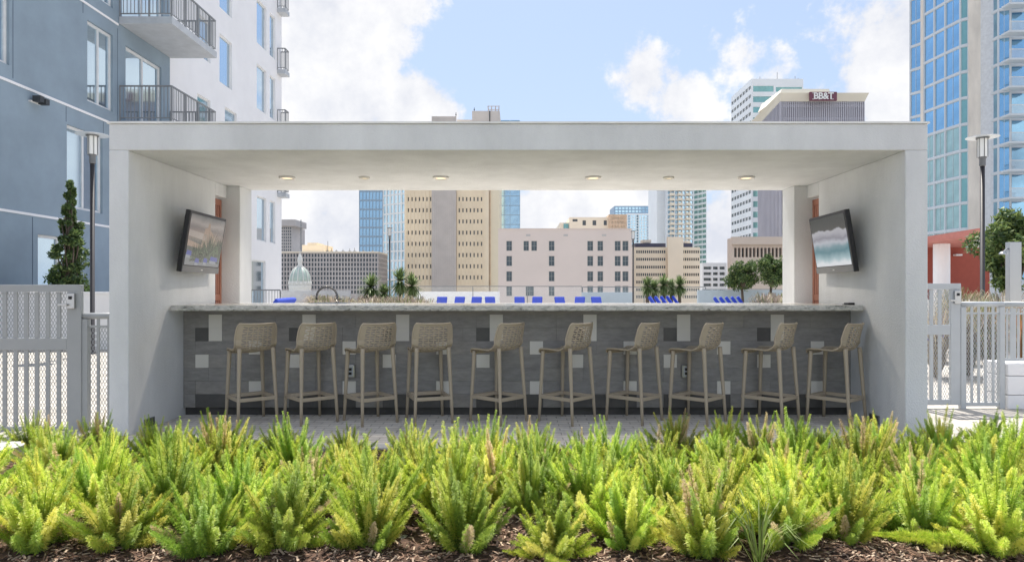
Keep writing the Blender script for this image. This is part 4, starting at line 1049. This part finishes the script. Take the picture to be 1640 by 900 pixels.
# ------------------------------------------------------------------ plants
bark = mat('grey_brown_bark', (.13, .10, .075), .9, var=.3, vscale=8, bump=.6, bscale=25)
def leafmat(nm, c, tr=.35, var=.35): return mat(nm, c, .55, trans=tr, var=var, vscale=2.2)
lf = [leafmat('leaf_dark_green', (.06, .11, .04)), leafmat('leaf_mid_green', (.11, .18, .055)), leafmat('leaf_light_green', (.22, .29, .09))]
def leafball(m, c, rad, n, size, r_, mats=(0, 1, 2), squash=(1, 1, 1), shell_=.5):
    for _ in range(n):
        v = Vector((r_.gauss(0, 1), r_.gauss(0, 1), r_.gauss(0, 1))).normalized() * rad * (shell_ + (1 - shell_) * r_.random()) * r_.uniform(.75, 1.1)
        p = Vector(c) + Vector((v.x * squash[0], v.y * squash[1], v.z * squash[2]))
        a = Vector((r_.gauss(0, 1), r_.gauss(0, 1), r_.gauss(0, 1))).normalized(); b_ = a.cross(Vector((r_.gauss(0, 1), r_.gauss(0, 1), r_.gauss(0, 1)))).normalized()
        s = size * r_.uniform(.6, 1.3); mi = r_.choice(mats)
        m.quad(p - a * s, p + b_ * s * .4, p + a * s, p - b_ * s * .4, mi)
def tree(name, label, x, y, z0, trunk_h, clumps, leaf, nleaf, tr_r, seed, group=None, mats=(0, 1, 1, 2), cat='tree'):
    r_ = random.Random(seed)
    t = thing(name, label, cat, (x, y, z0), group=group)
    m = MB(); top = Vector((x + r_.uniform(-.05, .05), y, z0 + trunk_h))
    m.tube([(x, y, z0), (x + r_.uniform(-.04, .04), y, z0 + trunk_h * .5), top], [tr_r * 1.3, tr_r, tr_r * .8], 8)
    for c, rad in clumps:
        C = Vector((x, y, z0)) + Vector(c)
        mid = top.lerp(C, .5) + Vector((r_.uniform(-.08, .08), r_.uniform(-.08, .08), 0)) * rad
        m.tube([top - Vector((0, 0, .05)), mid, C + Vector((0, 0, rad * .4))], [tr_r * .6, tr_r * .4, tr_r * .15], 5)
    m.build('trunk', bark, t, world=True, smooth=True)
    m = MB()
    for c, rad in clumps: leafball(m, Vector((x, y, z0)) + Vector(c), rad, nleaf, leaf, r_, mats)
    m.build('crown', lf, t, world=True)
    return t
# conifer-like narrow tree at left
r_ = random.Random(3); d = 16; x = X(113, d); zt = Z(291, d)
cl = []
for k in range(110):
    f = k / 110; z = .55 + (zt - .55) * f; rr = .80 * (1 - f) + .03
    a = r_.uniform(0, 6.28); q = rr * r_.uniform(.1, .95)
    cl.append(((q * math.cos(a) * .85, q * math.sin(a) * .85, z), max(.06, rr * .34 * r_.uniform(.7, 1.2))))
tree('holly_tree', 'narrow cone shaped evergreen tree against the blue wall on the left', x, d, 0, 1.4, cl, .05, 150, .05, 5, mats=(0, 0, 1, 1, 2))
def roundtree(r_, R0, zc, n, fl=.8):
    cl = []
    for k in range(n):
        v = Vector((r_.gauss(0, 1), r_.gauss(0, 1), r_.gauss(0, .9))).normalized() * R0 * r_.uniform(.35, .8)
        cl.append(((v.x, v.y, zc + v.z * fl), R0 * r_.uniform(.25, .4)))
    return cl
r_ = random.Random(12)
d = 17; tree('magnolia_tree', 'leafy round evergreen tree at the right edge behind the steel shower post', X(1622, d), d, .2, 1.0, roundtree(r_, .98, 2.15, 24, 1.15), .075, 320, .07, 9, mats=(0, 1, 1, 2, 2))
d = 41; tree('oak_tree', 'dark bushy tree left of the pair in front of the brown building', X(1189, d), d, 0, 1.6, roundtree(r_, 1.08, 2.2, 26, 1.0), .07, 330, .08, 21, group='dark trees at the terrace edge', mats=(0, 0, 1, 1, 2))
d = 40; tree('oak_tree', 'dark bushy tree partly hidden by the right rear pier', X(1234, d), d, 0, 1.6, roundtree(r_, 1.2, 2.45, 28, 1.1), .07, 330, .08, 22, group='dark trees at the terrace edge', mats=(0, 0, 1, 1, 2))

# yuccas / palmettos
yl = [leafmat('yucca_green', (.14, .21, .07)), leafmat('yucca_pale_green', (.30, .38, .17)), bark]
def yucca(label, x, y, ht, rad, seed, group, name='yucca_plant'):
    r_ = random.Random(seed); t = thing(name, label, 'plant', (x, y, 0), group=group)
    m = MB(); m.tube([(x, y, 0), (x, y, ht)], [.09, .07], 7); m.build('trunk', bark, t, world=True)
    m = MB(); c = Vector((x, y, ht))
    for k in range(230):
        a = r_.uniform(0, 6.28); el = R(r_.uniform(-75, 85)); dv = Vector((math.cos(a) * math.cos(el), math.sin(a) * math.cos(el), math.sin(el)))
        L1 = rad * r_.uniform(.85, 1.25); side = dv.cross(Vector((0, 0, 1))).normalized() * .028
        p1 = c + dv * L1 * .5; p2 = c + dv * L1 - Vector((0, 0, L1 * .12)); mi = r_.choice((0, 0, 1))
        m.quad(c - side, c + side, p1 + side, p1 - side, mi); m.tri(p1 - side, p1 + side, p2, mi)
    m.build('leaf_rosette', yl, t, world=True)
g_ = 'spiky yuccas on the terrace'
for i, (px, py, rpx, lb) in enumerate(((594, 460, 20, 'spiky palm plant left of the distant left lamp post'), (613, 470, 14, 'low spiky palm plant tucked behind the left lamp post'), (637, 450, 20, 'tallest spiky palm plant just right of the left lamp post'), (655, 457, 18, 'spiky palm plant nearest the peach tower'))):
    d = 30; yucca(lb, X(px, d), d + i * .3, Z(py, d), rpx * 1.3 * d / F, 40 + i, g_)
for i, (px, py, rpx) in enumerate(((1037, 458, 15), (1050, 462, 14), (1068, 456, 17), (1083, 461, 14), (1099, 457, 16))):
    d = 30; yucca(['leftmost', 'second from the left', 'middle and tallest', 'second from the right', 'rightmost'][i] + ' spiky yucca of the five before the cream office block', X(px, d), d + i * .3, Z(py, d), rpx * 1.15 * d / F, 50 + i, g_)
# grasses
gr_p = leafmat('dry_pink_grass', (.30, .235, .20), .3); gr_w = leafmat('pale_straw_grass', (.55, .47, .33), .3); gr_g = leafmat('olive_grass', (.16, .2, .07), .3); gr_o = leafmat('rusty_grass', (.42, .20, .09), .3)
def grass_clump(m, x, y, z0, h, w, n, r_, mats, wid=.006):
    for _ in range(n):
        a = r_.uniform(0, 6.28); sp = r_.random() ** .7 * w; hh = h * r_.uniform(.6, 1.1); dx, dy = math.cos(a), math.sin(a)
        b0 = Vector((x + dx * w * .12 * r_.random(), y + dy * w * .12 * r_.random(), z0)); side = Vector((-dy, dx, 0)) * wid; mi = r_.choice(mats)
        p1 = b0 + Vector((dx * sp * .35, dy * sp * .35, hh * .7)); p2 = b0 + Vector((dx * sp * .8, dy * sp * .8, hh)); p3 = b0 + Vector((dx * sp * 1.25, dy * sp * 1.25, hh * .82))
        m.quad(b0 - side, b0 + side, p1 + side, p1 - side, mi); m.quad(p1 - side, p1 + side, p2 + side * .7, p2 - side * .7, mi); m.tri(p2 - side * .7, p2 + side * .7, p3, mi)
GM = [gr_p, gr_w, gr_g, gr_o]
r_ = random.Random(77); m = MB()
for k in range(60):
    px = r_.uniform(500, 695); d = r_.uniform(26, 31); grass_clump(m, X(px, d), d, 0, .85 + .22 * r_.random(), .7, 60, r_, (0, 0, 0, 2, 1), .012)
tag(m.build('muhly_grass', GM), 'band of dry pinkish grass around the palms left of the loungers', 'grass', kind='stuff')
m = MB()
for k in range(22):
    px = r_.uniform(1216, 1262); d = r_.uniform(24, 27); grass_clump(m, X(px, d), d, 0, .95 + .2 * r_.random(), .6, 70, r_, (0, 0, 1, 2), .012)
tag(m.build('muhly_grass', GM), 'patch of dry pinkish grass beside the right rear pier', 'grass', kind='stuff')
for i, (px, d, h, w, mm, lb) in enumerate(((1500, 10.2, .95, .5, (1, 1, 0), 'straw coloured grass clump behind the narrow right gate'), (1550, 10.4, 1.1, .55, (1, 0, 2), 'arching pale grass clump behind the mesh fence, left of the lamp post'),
        (1590, 9.8, 1.05, .55, (1, 0, 2), 'arching pale grass clump between the lamp post and the shower'), (1637, 9.4, 1.0, .5, (3, 3, 1, 2), 'rusty orange grass clump at the right edge behind the picket railing'), (1530, 13.5, 1.25, .6, (1, 2, 1), 'tall pale grass clump beneath the red wall'),
        (1577, 13.4, 1.15, .6, (1, 2), 'pale grass clump at the foot of the right lamp post'), (1608, 12.6, 1.2, .6, (2, 1, 0), 'olive grass clump below the leafy right tree'))):
    m = MB(); grass_clump(m, 0, 0, 0, h, w, 420, r_, mm, .005); o = m.build('grass_clump', GM); o.location = (X(px, d), d, 0)
    tag(o, lb, 'grass', 'ornamental grass clumps behind the right fence')
# flower plinth at left edge
m = MB(); m.lathe([(.17, 0), (.17, .11), (.175, .12), (.175, .135), (.12, .14)], (0, 0, 0), 32); o = m.build('concrete_drum', [conc], smooth=False, at=(X(-8, 4.95), 4.95, .03), bevel=.004)
tag(o, 'low round concrete drum at the left edge beside the ferns', 'bollard')

# foxtail ferns
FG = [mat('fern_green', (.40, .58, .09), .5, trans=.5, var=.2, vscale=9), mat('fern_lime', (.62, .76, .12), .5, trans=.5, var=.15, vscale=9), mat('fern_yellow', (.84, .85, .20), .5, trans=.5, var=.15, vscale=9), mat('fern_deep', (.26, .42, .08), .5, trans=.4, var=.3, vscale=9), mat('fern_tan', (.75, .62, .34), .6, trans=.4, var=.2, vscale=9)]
def plume(m, base, dirv, ln, rad, n, r_, tone):
    side = dirv.cross(Vector((0, 0, 1)));
    if side.length < .05: side = Vector((1, 0, 0))
    side.normalize(); up = side.cross(dirv).normalized()
    bend = r_.uniform(.02, .16) * ln * (1 if dirv.z > .5 else -.3)
    lat = r_.uniform(-.05, .05) * ln
    def C(t): return base + dirv * ln * t + Vector((0, 0, 1)) * bend * t * t * (.5) + side * lat * t * t
    ph = r_.uniform(0, 6)
    for k in range(n):
        t = .05 + .95 * (k + r_.random()) / n
        env = min(1, t / .2) ** .6 * (1 if t < .66 else max(.12, (1 - (t - .66) / .34)) ** .62) * (1 + .22 * math.sin(t * 34 + ph))
        a = r_.uniform(0, 6.283)
        ax = (C(min(1, t + .03)) - C(t - .03)).normalized(); s1 = ax.cross(up).normalized(); u1 = s1.cross(ax)
        rv = s1 * math.cos(a) + u1 * math.sin(a)
        l = rad * env * r_.uniform(.5, 1.05); dd = (rv + ax * r_.uniform(.0, .7) + Vector((r_.uniform(-.22, .22), r_.uniform(-.22, .22), r_.uniform(-.22, .22)))).normalized()
        p = C(t); wv = ax.cross(rv).normalized() * .0017
        mi = tone
        q = r_.random()
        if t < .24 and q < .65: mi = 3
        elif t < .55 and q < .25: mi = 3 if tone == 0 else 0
        elif q > .85: mi = min(2, tone + 1) if tone < 3 else tone
        p0 = p + rv * rad * .08; pm = p0 + dd * l * .55; pe = p0 + dd * l
        m.quad(p0 - wv * .7, pm - wv * 1.1, pe, pm + wv * 1.1, mi)
    m.tube([C(q / 4) for q in range(4)] + [C(.93)], [.004, .003, .003, .002, .001], 4, 0)
def fern_mesh(seed, np_, hmin, hmax, spread, tonew, droop=None):
    r_ = random.Random(seed); m = MB()
    for k in range(np_):
        f = (k + .5) / np_; tilt = R(4 + spread * f ** .8 + r_.uniform(-7, 7)); a = k * 2.39996 + r_.uniform(-.5, .5)
        dv = Vector((math.sin(tilt) * math.cos(a), math.sin(tilt) * math.sin(a), math.cos(tilt)))
        base = Vector((math.cos(a) * .035 * f, math.sin(a) * .035 * f, 0)) * (1 + f)
        ln = r_.uniform(hmin, hmax) * (1 - .38 * f)
        tone = r_.choices((0, 1, 2, 4), tonew)[0]
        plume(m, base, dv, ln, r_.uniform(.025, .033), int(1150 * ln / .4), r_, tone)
    if droop:
        for (a, ln) in droop: plume(m, Vector((0, 0, .05)), Vector((math.cos(a), math.sin(a), .13)).normalized(), ln, .034, int(1700 * ln / .4), r_, 1)
    me = bpy.data.meshes.new('foxtail_fern'); me.from_pydata(m.v, [], m.f)
    for q in FG: me.materials.append(q)
    me.polygons.foreach_set('material_index', m.m); me.update(); return me
for q in FG:      # every plant a little different in hue and value
    t_ = q.node_tree; oi = t_.nodes.new('ShaderNodeObjectInfo'); hs = t_.nodes.new('ShaderNodeHueSaturation')
    for nm_, lo__, hi__, inp in (('a', .486, .506, 'Hue'), ('b', .86, 1.16, 'Value')):
        r__ = t_.nodes.new('ShaderNodeMapRange'); r__.inputs['To Min'].default_value = lo__; r__.inputs['To Max'].default_value = hi__
        if inp == 'Hue':
            f__ = t_.nodes.new('ShaderNodeMath'); f__.operation = 'MULTIPLY'; f__.inputs[1].default_value = 7.31; g__ = t_.nodes.new('ShaderNodeMath'); g__.operation = 'FRACT'
            t_.links.new(oi.outputs['Random'], f__.inputs[0]); t_.links.new(f__.outputs[0], g__.inputs[0]); t_.links.new(g__.outputs[0], r__.inputs['Value'])
        else: t_.links.new(oi.outputs['Random'], r__.inputs['Value'])
        t_.links.new(r__.outputs[0], hs.inputs[inp])
    mx_ = [n for n in t_.nodes if n.type == 'MIX'][0]; t_.links.new(mx_.outputs['Result'], hs.inputs['Color'])
    for n in t_.nodes:
        if n.type == 'BSDF_PRINCIPLED': t_.links.new(hs.outputs[0], n.inputs['Base Color'])
        if n.type == 'BSDF_TRANSLUCENT': t_.links.new(hs.outputs[0], n.inputs['Color'])
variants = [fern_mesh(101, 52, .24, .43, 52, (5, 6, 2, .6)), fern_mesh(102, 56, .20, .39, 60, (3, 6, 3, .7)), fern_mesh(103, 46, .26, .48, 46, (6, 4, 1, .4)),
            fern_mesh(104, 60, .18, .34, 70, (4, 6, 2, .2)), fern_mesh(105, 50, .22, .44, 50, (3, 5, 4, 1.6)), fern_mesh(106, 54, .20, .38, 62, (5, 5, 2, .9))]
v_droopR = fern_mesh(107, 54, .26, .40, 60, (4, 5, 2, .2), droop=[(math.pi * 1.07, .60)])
land = [(-1e9, 'left of the left gate'), (40, 'below the left gate bars'), (100, 'below the left gate latch post'), (150, 'below the short left mesh fence'), (200, 'below the left pavilion wall edge'), (250, 'below the inner left wall'), (310, 'below the left end of the bar')]
sp = [400, 497, 592, 686, 793, 905, 1010, 1110, 1228, 1337]
for i, p_ in enumerate(sp):
    land.append((p_ - 27, 'below the %s stool' % ordn[i]))
    if i < 9: land.append((p_ + 25, 'below the gap between %s and %s stool' % (ordn[i], ordn[i + 1])))
land += [(1368, 'below the right end of the bar'), (1415, 'below the inner right wall'), (1465, 'below the right pavilion wall edge'), (1500, 'below the narrow right gate'), (1545, 'below the right mesh fence'), (1600, 'below the white block planter'), (1e9, '')]
def where(px):
    s = land[0][1]
    for k in range(len(land) - 1):
        if land[k][0] <= px: s = land[k][1]
    return s
rowsF = [(3.52, .50, 'front'), (3.80, .38, 'second'), (4.15, .38, 'third'), (4.55, .42, 'fourth'), (4.88, .43, 'fifth'), (5.2, .50, 'back')]
seen = {}
rf = random.Random(2024)
front_fixed = [(60, 3.45, 0), (190, 3.50, 1), (330, 3.40, 2), (455, 3.42, 3), (590, 3.48, 0), (742, 3.50, 2), (888, 3.36, 3), (1005, 3.52, 0), (1130, 3.42, 4), (1255, 3.45, 1), (1350, 3.55, 0), (1475, 3.60, 5), (1596, 3.42, 'R'), (-60, 3.5, 1)]
plants = []
for px, d, v in front_fixed: plants.append((X(px, d - .10), d - .10, v, 'front', rf.uniform(1.0, 1.14)))
for y, stp, nm in rowsF[1:]:
    half = (840 / F) * y + .25; x = -half + rf.uniform(0, stp * .5)
    while x < half:
        yy = y + rf.uniform(-.08, .08)
        px = CX + F * x / yy
        sc_ = rf.uniform(.88, 1.1)
        skip = nm == 'back' and (470 < px < 815 or 885 < px < 1010 or px < 40)
        if nm == 'fifth' and (780 < px < 830): skip = True
        if nm == 'second': sc_ *= 1.10
        if nm == 'back': sc_ *= .84
        if nm == 'fifth': sc_ *= .90
        if nm == 'fourth': sc_ *= .95
        if px > 1000 and nm in ('fourth', 'fifth', 'back'): sc_ *= 1.12
        if nm != 'back' and 600 < px < 790: sc_ *= 1.06
        if not skip: plants.append((x + rf.uniform(-.05, .05), yy, rf.randrange(6), nm, sc_))
        x += stp * rf.uniform(.88, 1.12)
byl = {}
for x, y, v, nm, sc_ in plants:
    me = v_droopR if v == 'R' else variants[v]
    o = bpy.data.objects.new('foxtail_fern', me); COL.objects.link(o); o.location = (x, y, mz(x, y) - .015); o.scale = (sc_, sc_, sc_ * rf.uniform(.92, 1.08))
    o.rotation_euler = (0, 0, 0 if v == 'R' else rf.uniform(0, 6.28))
    px = CX + F * x / y
    tone = {0: 'green', 1: 'yellow-green', 2: 'tall green', 3: 'bushy lime', 4: 'yellowish', 5: 'lime green', 'R': 'green'}[v]
    extra = ', one frond lying down' if v == 'R' else ''
    lb = '%s fern in the %s row %s' % (tone, nm, where(px)) + extra
    byl.setdefault(lb, []).append((px, o)); o['category'] = 'fern'; o['group'] = 'foxtail ferns in the planting bed'
for lb, lst in byl.items():
    lst.sort(key=lambda q: q[0])
    for k, (px, o) in enumerate(lst): o['label'] = lb if len(lst) == 1 else lb.replace(' fern in', ' fern, ' + ('left' if k == 0 else 'right') + ' of two, in')
# liriope tuft
m = MB(); r_ = random.Random(5); grass_clump(m, 0, 0, 0, .25, .28, 46, r_, (0, 1), .003)
o = m.build('liriope_tuft', [leafmat('liriope_green', (.2, .3, .06)), leafmat('liriope_pale', (.42, .5, .18))]); o.location = (X(1215, 3.18), 3.18, .03)
tag(o, 'small tuft of arching grass blades on the mulch at the bottom edge', 'grass')
